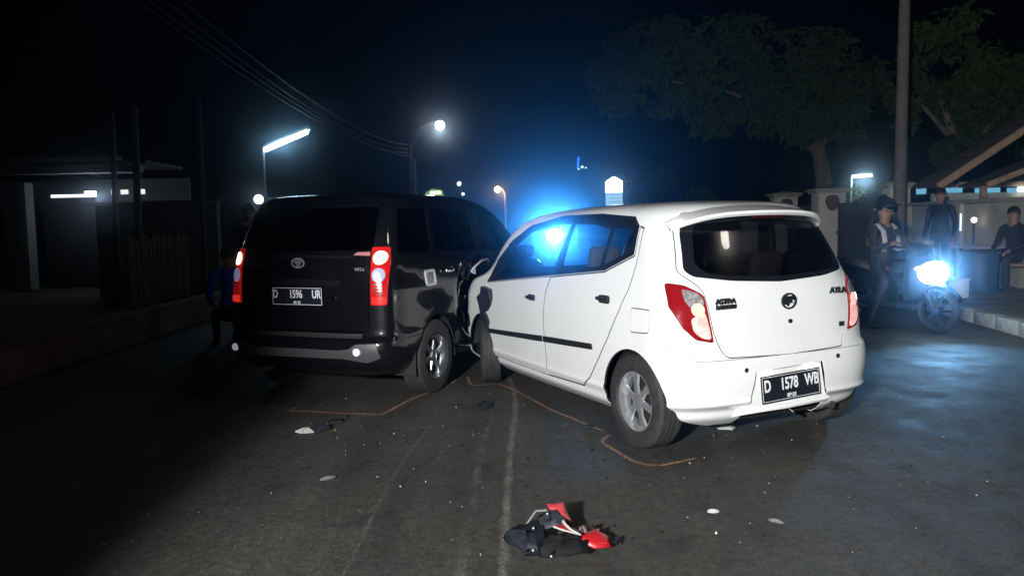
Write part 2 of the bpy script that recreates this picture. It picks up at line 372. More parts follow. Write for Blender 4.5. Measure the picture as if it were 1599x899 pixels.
# ------------------------------------------------------------------ white hatchback
def white_car():
    car = empty('white_hatchback', (AY_POSE[0], AY_POSE[1], 0), AY_POSE[2], 'white hatchback with crumpled front, seen from rear left, rammed into the black car', 'car')
    WH_ = mat('white_paint', (.80, .81, .80), .30, 0, .95, nz=(2.2, (.73, .735, .72), .45, .8))
    WH = [WH_, M_LINING]
    BLUEG = glass('clear_glass', (.84, .89, .92)); TINT = glass('tinted_rear_glass', (.50, .50, .53), 1, .03, .6)
    S = hull_mesh(AYLA, 0, .003, crush_ayla)
    DLO = [(2.33, .905), (1.11, 1.02), (.40, 1.085), (.105, 1.195), (.115, 1.375), (.20, 1.435), (.6, 1.462), (1.14, 1.458), (1.635, 1.388), (1.945, 1.268), (2.184, 1.105)]
    DF = [(2.33, .907), (1.122, 1.021), (.93, 1.46), (1.14, 1.457), (1.635, 1.387), (1.945, 1.266), (2.184, 1.103)]
    DR = [(1.112, 1.021), (.40, 1.087), (.107, 1.196), (.117, 1.374), (.20, 1.433), (.6, 1.46), (.92, 1.459)]
    GF = rounded([(2.10, .955), (1.06, 1.052), (.955, 1.395), (1.15, 1.39), (1.57, 1.335), (1.88, 1.21)], .025)
    GR = rounded([(.97, 1.065), (.46, 1.112), (.415, 1.355), (.62, 1.388), (.885, 1.395)], .025)
    GQ = rounded([(.42, 1.122), (.155, 1.215), (.16, 1.35), (.37, 1.365)], .025)
    FD = [(2.335, .903), (2.31, .70), (2.28, .50), (2.215, .278), (1.135, .272), (1.155, .45), (1.185, .68), (1.175, .88), (1.125, 1.014)]
    RD = [(1.127, 1.014), (1.177, .88), (1.187, .68), (1.157, .45), (1.137, .272), (.60, .285), (.50, .36), (.377, .508), (.27, .65), (.161, .824), (.09, .98), (.062, 1.12), (.056, 1.19), (.06, 1.365), (.112, 1.378), (.102, 1.192), (.40, 1.082)]
    FUEL = rounded([(.03, .876), (-.175, .878), (-.185, .735), (.018, .722)], .03)
    RW = rounded([(.53, 1.395), (.565, 1.33), (.62, 1.11), (.585, 1.072), (.36, 1.042), (0, 1.022), (-.36, 1.042), (-.585, 1.072), (-.62, 1.11), (-.565, 1.33), (-.53, 1.395), (0, 1.44)], .04)
    RG = rounded([(.47, 1.375), (.50, 1.32), (.555, 1.145), (.50, 1.09), (.34, 1.07), (0, 1.055), (-.34, 1.07), (-.50, 1.09), (-.555, 1.145), (-.50, 1.32), (-.47, 1.375), (0, 1.41)], .05)
    TG = rounded([(.50, 1.455), (.585, 1.36), (.655, 1.10), (.56, 1.00), (.548, .90), (.530, .76), (.50, .68), (.455, .598), (0, .585), (-.455, .598), (-.50, .68), (-.530, .76), (-.548, .90), (-.56, 1.00), (-.655, 1.10), (-.585, 1.36), (-.50, 1.455)], .03)
    WS = rounded([(.66, .995), (.585, 1.40), (0, 1.46), (-.585, 1.40), (-.66, .995)], .05)
    BUMP = [(-1, .05), (-.15, .05), (-.15, .45), (-.29, .67), (-.345, .70), (-.40, .64), (-.44, .592), (-1, .588)]
    TL = rounded([(.712, 1.040), (.640, 1.026), (.560, .972), (.547, .825), (.525, .690), (.63, .712), (.70, .785), (.738, .90)], .018)
    arches = []
    for x in (0, 2.43):
        arches += [cyl(.335, -1.2, -.46, (x, 0, .285)), cyl(.335, .46, 1.2, (x, 0, .285))]
    # bumper, tailgate, doors come out of the same skin, so their surfaces run on
    bumper = isect(S, prism(inset(BUMP, .003), 'Y', -1.2, 1.2))
    body = cut(S, prism(BUMP, 'Y', -1.3, 1.3))
    tail = isect(body, prism(inset(TG, .006), 'X', -1.2, .18)); body = cut(body, prism(TG, 'X', -1.3, .15))
    tail = cut(tail, prism(RW, 'X', -1.3, .4))
    body = cut(body, prism(WS, 'X', 1.35, 4))
    parts = {}
    for s, nm in ((1, 'left'), (-1, 'right')):
        lo, hi = (.35, 1.3) if s > 0 else (-1.3, -.35)
        parts[s, 'f'] = isect(body, prism(inset(FD, .006), 'Y', lo, hi)); parts[s, 'r'] = isect(body, prism(inset(RD, .0105), 'Y', lo, hi))
        parts[s, 'ff'] = cut(isect(S, prism(inset(DF, .002), 'Y', lo, hi)), prism(GF, 'Y', lo-.1, hi+.1))
        parts[s, 'rf'] = cut(isect(S, prism(inset(DR, .002), 'Y', lo, hi)), prism(GR, 'Y', lo-.1, hi+.1), prism(GQ, 'Y', lo-.1, hi+.1))
        body = cut(body, prism(FD, 'Y', lo, hi), prism(RD, 'Y', lo, hi), prism(DLO, 'Y', lo, hi))
    fuel = isect(body, prism(inset(FUEL, .006), 'Y', .3, 1.3)); body = cut(body, prism(FUEL, 'Y', .3, 1.3))
    body = cut(body, *arches)
    bumper = cut(bumper, *[a.copy() for a in arches[:2]])
    for l_, in ((TL,), (mir(TL),)): body = cut(body, prism(l_, 'X', -1.2, -.13)); tail = cut(tail, prism(l_, 'X', -1.2, -.13))
    REC = [(.335, .05), (.30, .30), (.262, .505), (-.262, .525), (-.315, .30), (-.36, .05)]
    bumper = cut(bumper, prism(REC, 'X', -1, -.2))
    obj('body_shell', body, WH, car)
    blackout = cut(hull_mesh(AYLA, -.014, .003, crush_ayla, 3), prism(inset(DLO, .006), 'Y', -1.3, 1.3), prism(inset(RW, .006), 'X', -1.3, .3), prism(inset(WS, .004), 'X', 1.35, 4), *arches, prism([(-1, .0), (-.36, .0), (-.36, .585), (-1, .585)], 'Y', -1.3, 1.3))
    obj('blackout_skin', blackout, [M_DARK, M_LINING], car)  # added dark skin that blocks light behind the panel gaps
    bo = obj('rear_bumper', bumper, WH, car)
    bm = prism([(.35, .262), (.31, .31), (.275, .53), (-.275, .545), (-.325, .31), (-.375, .275)], 'X', -.462, -.445); obj('plate_recess', bm, WH, bo, 30)
    bm = BM()   # lower lip across the recess
    tube(bm, [(-.405, .37, .243), (-.455, .30, .262), (-.468, 0, .268), (-.455, -.33, .276), (-.40, -.40, .262)], .017, 8); obj('recess_lip', bm, WH, bo)
    for y, z in ((.331, .522), (-.392, .546)):
        bm = BM(); lathe(bm, [(.014, -.006), (.014, .004), (.010, .006)], 16, 'X', (-.494, y, z)); obj('parking_sensor', bm, M_BLK, bo)
    tg = obj('tailgate', tail, WH, car)
    fr = cut(isect(S, prism(inset(RW, .002), 'X', -1.2, .4)), prism(RG, 'X', -1.3, .5)); obj('window_border', fr, M_TRIM, tg)
    T = hull_mesh(AYLA, -.006, .004, crush_ayla, 3)
    obj('rear_window', isect(T, prism(inset(RG, -.012), 'X', -1.2, .1)), TINT, tg)
    obj('windscreen', isect(T, prism(inset(WS, -.01), 'X', 1.5, 4)), BLUEG, car)
    L = hull_mesh(AYLA, .007, .018)
    L2 = hull_mesh(AYLA, .012, .008)
    for s in (1, -1):
        f = (lambda p: p) if s > 0 else mir
        t = obj('tail_light', isect(L, prism(inset(f(TL), .003), 'X', -1.2, -.14)), M_RED, car)
        up = rounded([(.665, 1.006), (.605, .988), (.575, .958), (.572, .915), (.64, .885), (.668, .93)], .015)
        lo_ = rounded([(.655, .835), (.575, .872), (.560, .80), (.545, .712), (.60, .722), (.645, .76)], .02)
        obj('reversing_lens', isect(L2, prism(f(up), 'X', -1.2, -.14)), M_CLEAR, t)
        obj('brake_lens', isect(L2, prism(f(lo_), 'X', -1.2, -.14)), mat('lit_tail_lens', (.5, .25, .22), .2, 0, .4, emit=(1, .50, .44), es=.55, nz=(24, (.7, .5, .47), .4, .6)), t)
        bulb = [(.612+.036*math.cos(a), .885+.040*math.sin(a)) for a in [2*math.pi*k/16 for k in range(16)]]
        L3 = isect(hull_mesh(AYLA, .016, .006, None, 3), prism(f(bulb), 'X', -1.2, -.14))
        obj('lamp_bulb', L3, mat('lit_bulb_lens', (.6, .3, .25), .2, emit=(1, .50, .40), es=.95), t)
        # doors with their frames, glass, handle and rubbing strip
        d = obj('front_door', parts[s, 'f'], WH, car); e = obj('rear_door', parts[s, 'r'], WH, car)
        obj('window_frame', parts[s, 'ff'], M_TRIM, d); obj('window_frame', parts[s, 'rf'], M_TRIM, e)
        lo, hi = (.35, 1.3) if s > 0 else (-1.3, -.35)
        obj('door_glass', isect(T, prism(inset(GF, -.01), 'Y', lo, hi)), BLUEG, d)
        obj('door_glass', isect(T, prism(inset(GR, -.01), 'Y', lo, hi)), BLUEG, e)
        obj('quarter_glass', isect(T, prism(inset(GQ, -.01), 'Y', lo, hi)), BLUEG, e)
        for nm, pl, own in (('rain_visor', [(.93, 1.405), (1.14, 1.395), (1.55, 1.345), (1.90, 1.215), (1.98, 1.235), (1.635, 1.378), (1.14, 1.447), (.93, 1.45)], d), ('rain_visor', [(.915, 1.405), (.62, 1.40), (.30, 1.372), (.14, 1.34), (.125, 1.372), (.21, 1.425), (.6, 1.450), (.915, 1.45)], e)):
            obj(nm, isect(L2, prism(pl, 'Y', lo, hi)), M_TRIM, own)
        for x, z, own in ((1.39, .835, d), (.325, .905, e)):
            y = s*.800
            bm = BM(); box(bm, (x, y, z), (.115, .012, .052), .012); obj('handle_recess', bm, M_DARK, own)
            bm = BM(); box(bm, (x-.004, y+s*.018, z+.004), (.15, .016, .026), .008); hd = obj('door_handle', bm, M_BLK, own)
        for pl, own in (([(2.30, .468), (2.30, .505), (1.195, .566), (1.19, .522)], d), ([(1.165, .524), (1.17, .568), (.46, .598), (.45, .560)], e)):
            obj('rubbing_strip', isect(L2, prism(rounded(pl, .008), 'Y', lo, hi)), M_BLK, own)
    obj('fuel_flap', fuel, WH, car)
    # torn black mirror base; same patch paints the dark hole beside the fender
    rnd = random.Random(3); bm = BM(); pts = [(2.40, .80), (2.36, .865), (2.31, .872), (2.26, .84), (2.235, .78), (2.24, .71), (2.28, .665), (2.33, .65), (2.30, .61), (2.27, .56), (2.285, .515), (2.33, .50), (2.37, .56), (2.39, .63), (2.42, .70), (2.43, .75)]
    pts = [(2.31+(x-2.33)*1.55+rnd.uniform(-.02, .02), z+rnd.uniform(-.015, .015)) for x, z in pts]
    fa = [bm.verts.new((x, .800+rnd.uniform(.0, .035), z)) for x, z in pts]; c = bm.verts.new((2.33, .845, .74)); cb = [bm.verts.new((x, .76, z)) for x, z in pts]
    for k in range(len(pts)):
        bm.faces.new((fa[k], fa[(k+1)%len(pts)], c)); bm.faces.new((cb[k], cb[(k+1)%len(pts)], fa[(k+1)%len(pts)], fa[k]))
    tag(obj('torn_trim_and_hole', bm, mat('torn_plastic_and_hole', (.02, .022, .028), .35, bump=.6, bscale=25), car, 20), 'black torn plastic, with the dark crash hole painted in, where mirror and fender edge broke')
    # spoiler on the roof edge
    bm = BM(); rows = []
    for k in range(33):
        y = -.60+1.2*k/32; q = abs(y)/.60
        zt = 1.505-.055*q**2-.045*q**5; xr = -.03+.02*q
        xe = -.335+.10*q**2+.10*q**6; ze = 1.452-.028*q**2-.062*q**5
        rows.append([bm.verts.new(p) for p in ((xr, y, zt), ((xr+xe)/2, y, (zt+ze)/2+.012), (xe, y, ze+.004), (xe-.004, y, ze-.012), (xe+.012, y, ze-.026), (-.19+.05*q, y, ze-.022), (-.14+.05*q, y, zt-.06))])
    for a, b in zip(rows, rows[1:]):
        for j in range(7): bm.faces.new((a[j], a[(j+1)%7], b[(j+1)%7], b[j]))
    bm.faces.new(rows[0]); bm.faces.new(rows[-1]); sp = obj('roof_spoiler', bm, WH, tg, 40)
    bm = BM(); box(bm, (-.305, 0, 1.418), (.03, .24, .022), .006); obj('high_brake_light', bm, mat('dark_red_lens', (.03, .004, .005), .3, 0, .3), tg)
    # badges
    DG = mat('badge_dark_chrome', (.07, .075, .085), .25, .8)
    rot = (R(90), 0, R(-90))
    bm = BM(); lathe(bm, [(.058, -.006), (.058, .006), (.046, .006), (.046, -.006)], 32, 'X', (-.455, -.03, .905), close=True)
    e = obj('emblem', bm, DG, tg)
    for vv in e.data.vertices: vv.co.z = .905+(vv.co.z-.905)*.86
    bm = prism([(.035, -.02), (.035, .018), (.012, .03), (-.03, .03), (-.045, .006), (-.02, .006), (-.028, -.012), (-.005, -.012), (.008, -.034), (.02, -.02)], 'X', -.461, -.449)
    for vv in bm.verts: vv.co.y = -.03+vv.co.y; vv.co.z += .905
    obj('emblem_stroke', bm, DG, e, 0)
    text('badge_lettering', 'ASTRA', .042, DG, tg, (-.452, .447, .930), rot, .004, 1.15, .0016)
    text('badge_lettering', 'DAIHATSU', .030, DG, tg, (-.456, .447, .897), rot, .004, 1.0, .0022)
    text('badge_lettering', 'AYLA', .050, DG, tg, (-.447, -.438, .950), rot, .004, 1.1, .0016)
    text('badge_lettering', 'M', .034, DG, tg, (-.462, -.455, .738), rot, .004, 1.3, .003)
    bm = BM(); lathe(bm, [(.013, -.004), (.013, .006), (.009, .007)], 14, 'X', (-.468, -.03, .785)); obj('lock_cylinder', bm, DG, tg)
    pl = plate(car, (-.489, -.02, .395), (R(90-6), 0, R(-90)), .465, .165, (('D', -.185), ('1578', -.015), ('WB', .165)), '09·21', False)
    pl.rotation_euler = (Matrix.Rotation(R(-90), 3, 'Z') @ Matrix.Rotation(R(86), 3, 'X') @ Matrix.Rotation(R(2.4), 3, 'Z')).to_euler()
    for y in (-.19, .16):
        bm = BM(); box(bm, (-.478, y, .503), (.03, .05, .012), .004); obj('plate_lamp', bm, mat('plate_lamp', (.8, .7, .6), .3, emit=(1, .86, .72), es=26), car)
    bm = BM(); tube(bm, [(-.30, -.03, .24), (-.47, -.03, .235), (-.50, -.03, .225)], [.012, .012, .014], 8); obj('tow_hook', bm, M_CHROME, car)
    # under the skin: wheel wells, floor, seats, dashboard
    for x in (0, 2.43):
        for s in (1, -1):
            bm = BM(); n = 22; a0 = .06
            ring = [[bm.verts.new((x+.345*math.cos(t), y, .285+.345*math.sin(t))) for t in [a0+(math.pi-2*a0)*k/n for k in range(n+1)]] for y in (s*.50, s*.735)]
            for k in range(n): bm.faces.new((ring[0][k], ring[0][k+1], ring[1][k+1], ring[1][k]))
            bm.faces.new(ring[0]); obj('wheel_well', bm, M_DARK, car)
    bm = BM(); box(bm, (1.2, 0, .25), (2.9, 1.1, .06), .02); box(bm, (0, 0, .30), (.11, 1.2, .09), .03); obj('underbody', bm, M_DARK, car)
    bm = BM(); tube(bm, [(.3, -.35, .22), (-.25, -.42, .21), (-.43, -.42, .22)], .025, 10); obj('exhaust_pipe', bm, mat('dull_steel', (.12, .11, .10), .5, .7), car)
    seat('front_seat', car, M_SEAT, 1.28, .36, .48); seat('front_seat', car, M_SEAT, 1.28, -.36, .48); seat('rear_seat', car, M_SEAT, .30, 0, 1.15, .32, .52, -.25, 2)
    bm = BM(); box(bm, (2.12, 0, .80), (.45, 1.34, .28), .08, None, 3); obj('dashboard', bm, mat('dash_plastic', (.03, .033, .038), .6), car)
    bm = BM(); lathe(bm, [(.18+.014*math.cos(t), .014*math.sin(t)) for t in [2*math.pi*k/8 for k in range(8)]], 28, 'X', close=True); box(bm, (.01, 0, 0), (.03, .30, .05), .01); box(bm, (.02, 0, -.06), (.03, .06, .16), .01)
    o = obj('steering_wheel', bm, M_BLK, car, 35, (1.80, -.36, .93), (0, R(-25), 0))
    for x, s, st in ((0, 1, 0), (0, -1, 0), (2.43, 1, R(-24)), (2.43, -1, R(-24))):
        wheel_proto('wheel', .293, .178, .190, 6, car, (x, s*.705, .293), s, (M_TYRE, M_ALLOY, M_DARK), st)
    # smashed left headlamp and its splinters in the gap between the cars
    hl = BM(); rr = random.Random(11)
    for k in range(9):
        c = Vector((2.86+rr.uniform(-.10, .10), .74+rr.uniform(-.05, .06), .95+rr.uniform(-.06, .09))); vs = []
        for j in range(4): vs.append(hl.verts.new(c+Vector((rr.uniform(-.12, .12), rr.uniform(-.03, .03), rr.uniform(-.06, .06)))))
        try:
            hl.faces.new(vs[:3]); hl.faces.new((vs[1], vs[2], vs[3]))
        except ValueError: pass
    tag(obj('smashed_headlamp', hl, mat('headlamp_splinters', (.75, .76, .78), .25, .15), car, 0), 'shattered clear headlamp splinters jammed against the black car')
    return car
white_car()
# ------------------------------------------------------------------ black people carrier
def black_car():
    car = empty('black_people_carrier', (AV_POSE[0], AV_POSE[1], 0), AV_POSE[2], 'black people carrier seen from behind with one red tail lamp lit beside its plate', 'car')
    car['label'] = 'black people carrier with lit tail lamps, its right side dented by the white hatchback'
    BK = [mat('black_paint', (.0035, .004, .0055), .30, 0, 1.0, nz=(3, (.007, .007, .0075), .5, .8), spec=.08), M_LINING]; DT = glass('dark_tint', (.015, .016, .02), .85)
    S = hull_mesh(AVANZA, 0, .008, dent_suv); T = hull_mesh(AVANZA, -.008, .004, dent_suv, 3)
    Q = rounded([(-.50, 1.19), (.05, 1.195), (.07, 1.545), (-.37, 1.545)], .04); B = rounded([(.12, 1.195), (.93, 1.175), (.93, 1.55), (.13, 1.55)], .03); F = rounded([(1.02, 1.17), (2.0, 1.12), (1.50, 1.52), (1.02, 1.548)], .04)
    FD = [(2.10, 1.08), (2.08, .5), (1.98, .34), (.99, .34), (.99, 1.575), (1.50, 1.545), (2.06, 1.12)]
    RD = [(.98, .34), (.47, .34), (.40, .55), (.24, .72), (.085, .80), (.085, 1.575), (.98, 1.578)]
    RW = rounded([(.62, 1.225), (-.62, 1.225), (-.595, 1.56), (.595, 1.56)], .05)
    TG = rounded([(.605, .60), (.605, 1.12), (.64, 1.28), (.60, 1.60), (-.60, 1.60), (-.64, 1.28), (-.605, 1.12), (-.605, .60)], .04)
    TL = rounded([(-.622, .805), (-.735, .805), (-.742, 1.10), (-.718, 1.25), (-.612, 1.25), (-.618, 1.1)], .015)
    BUMP = [(-1, .05), (-.30, .05), (-.33, .42), (-.38, .60), (-1, .585)]
    WS = rounded([(.68, 1.11), (.59, 1.57), (-.59, 1.57), (-.68, 1.11)], .05)
    arches = []
    for x in (0, 2.655):
        for a, b in ((-1.2, -.48), (.48, 1.2)):
            arches.append(cyl(.355, a, b, (x, 0, .31)))
    bumper = isect(S, prism(inset(BUMP, .003), 'Y', -1.2, 1.2)); body = cut(S, prism(BUMP, 'Y', -1.3, 1.3))
    tail = isect(body, prism(inset(TG, .006), 'X', -1.2, -.1)); body = cut(body, prism(TG, 'X', -1.3, -.15)); tail = cut(tail, prism(RW, 'X', -1.3, .2))
    body = cut(body, prism(WS, 'X', 1.25, 4))
    doors = {}
    for s in (1, -1):
        lo, hi = (.35, 1.3) if s > 0 else (-1.3, -.35)
        doors[s, 'f'] = cut(isect(body, prism(inset(FD, .003), 'Y', lo, hi)), prism(F, 'Y', lo-.1, hi+.1)); doors[s, 'r'] = cut(isect(body, prism(inset(RD, .003), 'Y', lo, hi)), prism(B, 'Y', lo-.1, hi+.1))
        body = cut(body, prism(FD, 'Y', lo, hi), prism(RD, 'Y', lo, hi), prism(Q, 'Y', lo, hi))
    FU = rounded([(-.165, 1.042), (.005, 1.046), (.012, .912), (-.158, .908)], .03)
    fuel = isect(body, prism(inset(FU, .012), 'Y', -1.3, -.3)); body = cut(body, *arches)
    for l_ in (TL, mir(TL)): body = cut(body, prism(l_, 'X', -1.2, -.5)); tail = cut(tail, prism(l_, 'X', -1.2, -.5))
    obj('body_shell', body, BK, car); bo = obj('rear_bumper', cut(bumper, *[a.copy() for a in arches[:2]]), BK, car); tg = obj('tailgate', tail, BK, car)
    obj('rear_window', isect(T, prism(inset(RW, -.012), 'X', -1.2, -.2)), DT, tg); obj('windscreen', isect(T, prism(inset(WS, -.01), 'X', 1.3, 4)), DT, car)
    L = hull_mesh(AVANZA, .010, .014, None, 3); L2 = hull_mesh(AVANZA, .018, .012, None, 3)
    SIL = rounded([(.70, .375), (.66, .50), (.56, .505), (.48, .468), (-.36, .462), (-.46, .472), (-.52, .512), (-.68, .515), (-.70, .40), (-.60, .365), (-.40, .395), (.44, .395)], .015)
    obj('silver_valance', isect(L, prism(SIL, 'X', -1.2, -.45)), mat('silver_plastic', (.06, .06, .064), .5, .2), bo)
    obj('bumper_step', isect(L, prism([(.55, .555), (-.55, .552), (-.55, .585), (.55, .588)], 'X', -1.2, -.6)), mat('grey_rubber', (.018, .018, .019), .6), bo)
    for y, z in ((-.53, .452), (.655, .447)):
        bm = BM(); lathe(bm, [(.030, .01), (.030, -.022), (.020, -.026)], 20, 'X', (-.783 if y < 0 else -.752, y, z)); obj('reflector', bm, mat('self_lit_reflector', (.85, .85, .88), .15, .3, emit=(.9, .92, 1), es=.25), bo)  # reflectors glow faintly of themselves to mimic thrown-back light
    for s in (1, -1):
        f = (lambda p: p) if s < 0 else mir
        t = obj('tail_light', isect(L, prism(f(TL), 'X', -1.2, -.50)), mat('suv_red_lens', (.5, .008, .008), .12, 0, .6, emit=(1, .025, .015), es=.22, nz=(22, (.28, .004, .004), .4, .6)), car)
        def disc(yc, zc, ry, rz): return [(yc+ry*math.cos(a), zc+rz*math.sin(a)) for a in [2*math.pi*k/20 for k in range(20)]]
        obj('lamp_bulb', isect(L2, prism(f(disc(-.678, 1.168, .046, .052)), 'X', -1.2, -.50)), mat('suv_lit_bulb', (.8, .5, .4), .2, emit=(1, .50, .36), es=5), t)
        obj('reversing_lens', isect(L2, prism(f(disc(-.678, 1.035, .046, .056)), 'X', -1.2, -.50)), mat('suv_clear_lens', (.45, .45, .62), .1, .3, .6, emit=(.6, .62, 1), es=.22), t)
        obj('lower_lens', isect(L2, prism(f([(-.635, .815), (-.735, .815), (-.735, .865), (-.635, .865)]), 'X', -1.2, -.50)), mat('suv_bright_red', (.6, .01, .01), .15, emit=(1, .04, .03), es=.6), t)
        for z in (.885, .91, .935, .96): obj('lens_rib', isect(L2, prism(f([(-.64, z), (-.715, z), (-.715, z+.008), (-.64, z+.008)]), 'X', -1.2, -.50)), mat('dark_red_rib', (.12, .003, .003), .2), t)
        lo, hi = (.35, 1.3) if s > 0 else (-1.3, -.35)
        d = obj('front_door', doors[s, 'f'], BK, car); e = obj('rear_door', doors[s, 'r'], BK, car)
        obj('door_glass', isect(T, prism(inset(F, -.01), 'Y', lo, hi)), DT, d); obj('door_glass', isect(T, prism(inset(B, -.01), 'Y', lo, hi)), DT, e); obj('quarter_window', isect(T, prism(inset(Q, -.01), 'Y', lo, hi)), DT, car)
        for x, own in ((1.12, d), (.24, e)):
            bm = BM(); box(bm, (x, s*.822, 1.02), (.16, .03, .032), .01); obj('door_handle', bm, M_CHROME if x < 1 else BK, own)
        bm = BM(); box(bm, (1.88, s*.90, 1.12), (.10, .17, .13), .035, None, 3); box(bm, (1.92, s*.80, 1.08), (.05, .10, .03), .01); obj('door_mirror', bm, BK, car)
    fl = isect(L, prism(FU, 'Y', -1.3, -.3)); o = obj('fuel_flap_rim', cut(fl, prism(inset(FU, .022), 'Y', -1.4, -.2)), mat('pale_rim', (.55, .56, .60), .3, .2), car)
    obj('fuel_flap', isect(hull_mesh(AVANZA, .006, .014, None, 3), prism(inset(FU, .02), 'Y', -1.3, -.3)), mat('worn_silver', (.42, .42, .44), .3, .7, nz=(38, (.04, .04, .05), .5, .62)), car)
    rot = (R(90), 0, R(-90)); bm = BM()
    for rx, rz, c in ((.062, .042, (0, 0)), (.020, .036, (0, 0)), (.046, .018, (0, .018))):
        n = 32; prev = None
        ring = [[bm.verts.new((-.724+dx, .027+c[0]+(rx+dr)*math.cos(t), 1.132+c[1]+(rz+dr)*math.sin(t))) for t in [2*math.pi*k/n for k in range(n)]] for dx, dr in ((0, 0), (-.010, 0), (-.010, -.009), (0, -.009))]
        for i in range(4):
            for k in range(n): bm.faces.new((ring[i][k], ring[i][(k+1)%n], ring[(i+1)%4][(k+1)%n], ring[(i+1)%4][k]))
    obj('emblem', bm, mat('dull_chrome', (.34, .35, .37), .25, .4), tg)
    BL = mat('blue_chrome', (.10, .10, .30), .2, .8)
    text('badge_lettering', 'AVANZA', .044, BL, tg, (-.722, .475, 1.115), rot, .004, 1.1, .001)
    text('badge_lettering', 'VVT-i', .036, mat('dull_chrome'), tg, (-.730, -.540, 1.080), rot, .004, 1, .001)
    obj('chrome_strip', isect(L, prism([(-.47, 1.190), (-.60, 1.184), (-.60, 1.214), (-.50, 1.212)], 'X', -1.2, -.5)), mat('self_lit_red_chrome', (.7, .35, .33), .2, .6, emit=(1, .2, .2), es=.15), tg)  # emission puts a faint red gleam into the chrome
    obj('garnish', isect(L, prism(rounded([(.50, 1.180), (-.48, 1.165), (-.48, 1.185), (.50, 1.20)], .006), 'X', -1.2, -.5)), M_TRIM, tg)
    obj('plate_garnish', isect(L, prism(rounded([(.36, .965), (-.36, .95), (-.36, 1.0), (.36, 1.01)], .015), 'X', -1.2, -.5)), M_TRIM, tg)
    bm = BM(); lathe(bm, [(.016, .01), (.016, -.012), (.010, -.014)], 16, 'X', (-.737, -.305, .858)); obj('lock_cylinder', bm, M_CHROME, tg)
    plate(car, (-.752, .033, .870), (R(90), 0, R(-90)), .485, .150, (('D', -.205), ('1596', -.01), ('UR', .185)), '09 25', True)
    for x in (0, 2.655):
        for s in (1, -1):
            bm = BM(); n = 22; a0 = -.15
            ring = [[bm.verts.new((x+.37*math.cos(t), y, .31+.37*math.sin(t))) for t in [a0+(math.pi-2*a0)*k/n for k in range(n+1)]] for y in (s*.52, s*.79)]
            for k in range(n): bm.faces.new((ring[0][k], ring[0][k+1], ring[1][k+1], ring[1][k]))
            bm.faces.new(ring[0]); obj('wheel_well', bm, M_DARK, car)
            wheel_proto('wheel', .310, .185, .195, 6, car, (x, s*.715, .310), s, (M_TYRE, M_ALLOY2, M_DARK), 0, 1)
    bm = BM(); box(bm, (1.2, 0, .32), (3.2, 1.1, .06), .02); tube(bm, [(0, -.6, .31), (0, .6, .31)], .05, 10); lathe(bm, [(.06, -.13), (.12, -.06), (.12, .06), (.06, .13)], 16, 'Y', (0, 0, .31)); obj('underbody', bm, M_DARK, car)
    bm = BM(); tube(bm, [(-.2, .35, .28), (-.70, .38, .28), (-.80, .38, .265)], .026, 10); obj('exhaust_pipe', bm, mat('dull_steel'), car)
    seat('front_seat', car, M_SEAT, 1.35, .36, .48, .45); seat('front_seat', car, M_SEAT, 1.35, -.36, .48, .45); seat('rear_seat', car, M_SEAT, .5, 0, 1.2, .45, .55, -.2, 2)
    for s in (1,):
        bm = BM(); box(bm, (-.36, s*.70, .30), (.012, .2, .2), .004); box(bm, (-.36, -s*.70, .30), (.012, .2, .2), .004); obj('mud_flap', bm, M_DARK, car)
    # dented, torn sheet metal with bright bent edges where the white car struck the rear door
    bm = BM(); rr = random.Random(5); g = {}
    for i in range(12):
        for j in range(8):
            x, z = .44+.50*i/11, .52+.56*j/7
            g[i, j] = bm.verts.new((x+rr.uniform(-.015, .015), -.80+.20*max(0, 1-math.hypot((x-.95)/.56, (z-.72)/.42)**2)-.05*abs(noise.noise(Vector((x*8, z*8, 7))))-rr.uniform(0, .03), z+rr.uniform(-.015, .015)))
    for i in range(11):
        for j in range(7):
            if (i in (0, 10) or j in (0, 6)) and rr.random() < .35: continue
            bm.faces.new((g[i, j], g[i+1, j], g[i+1, j+1], g[i, j+1]))
    o = obj('crumpled_panel', bm, BK, car, 0); so = o.modifiers.new('s', 'SOLIDIFY'); so.thickness = .004
    tag(o, 'buckled black door skin pushed in by the white car')
    for pts, r in (([(.60, -.86, .985), (.62, -.88, 1.02), (.74, -.90, 1.075), (.88, -.90, 1.085), (.95, -.88, 1.06)], .010), ([(.60, -.86, .985), (.64, -.88, .965), (.66, -.87, 1.0), (.63, -.87, 1.02)], .008)):
        bm = BM(); tube(bm, pts, r, 6); obj('bent_chrome_edge', bm, mat('scraped_bright_metal', (.62, .62, .64), .3, .35), car)
    return car
black_car()
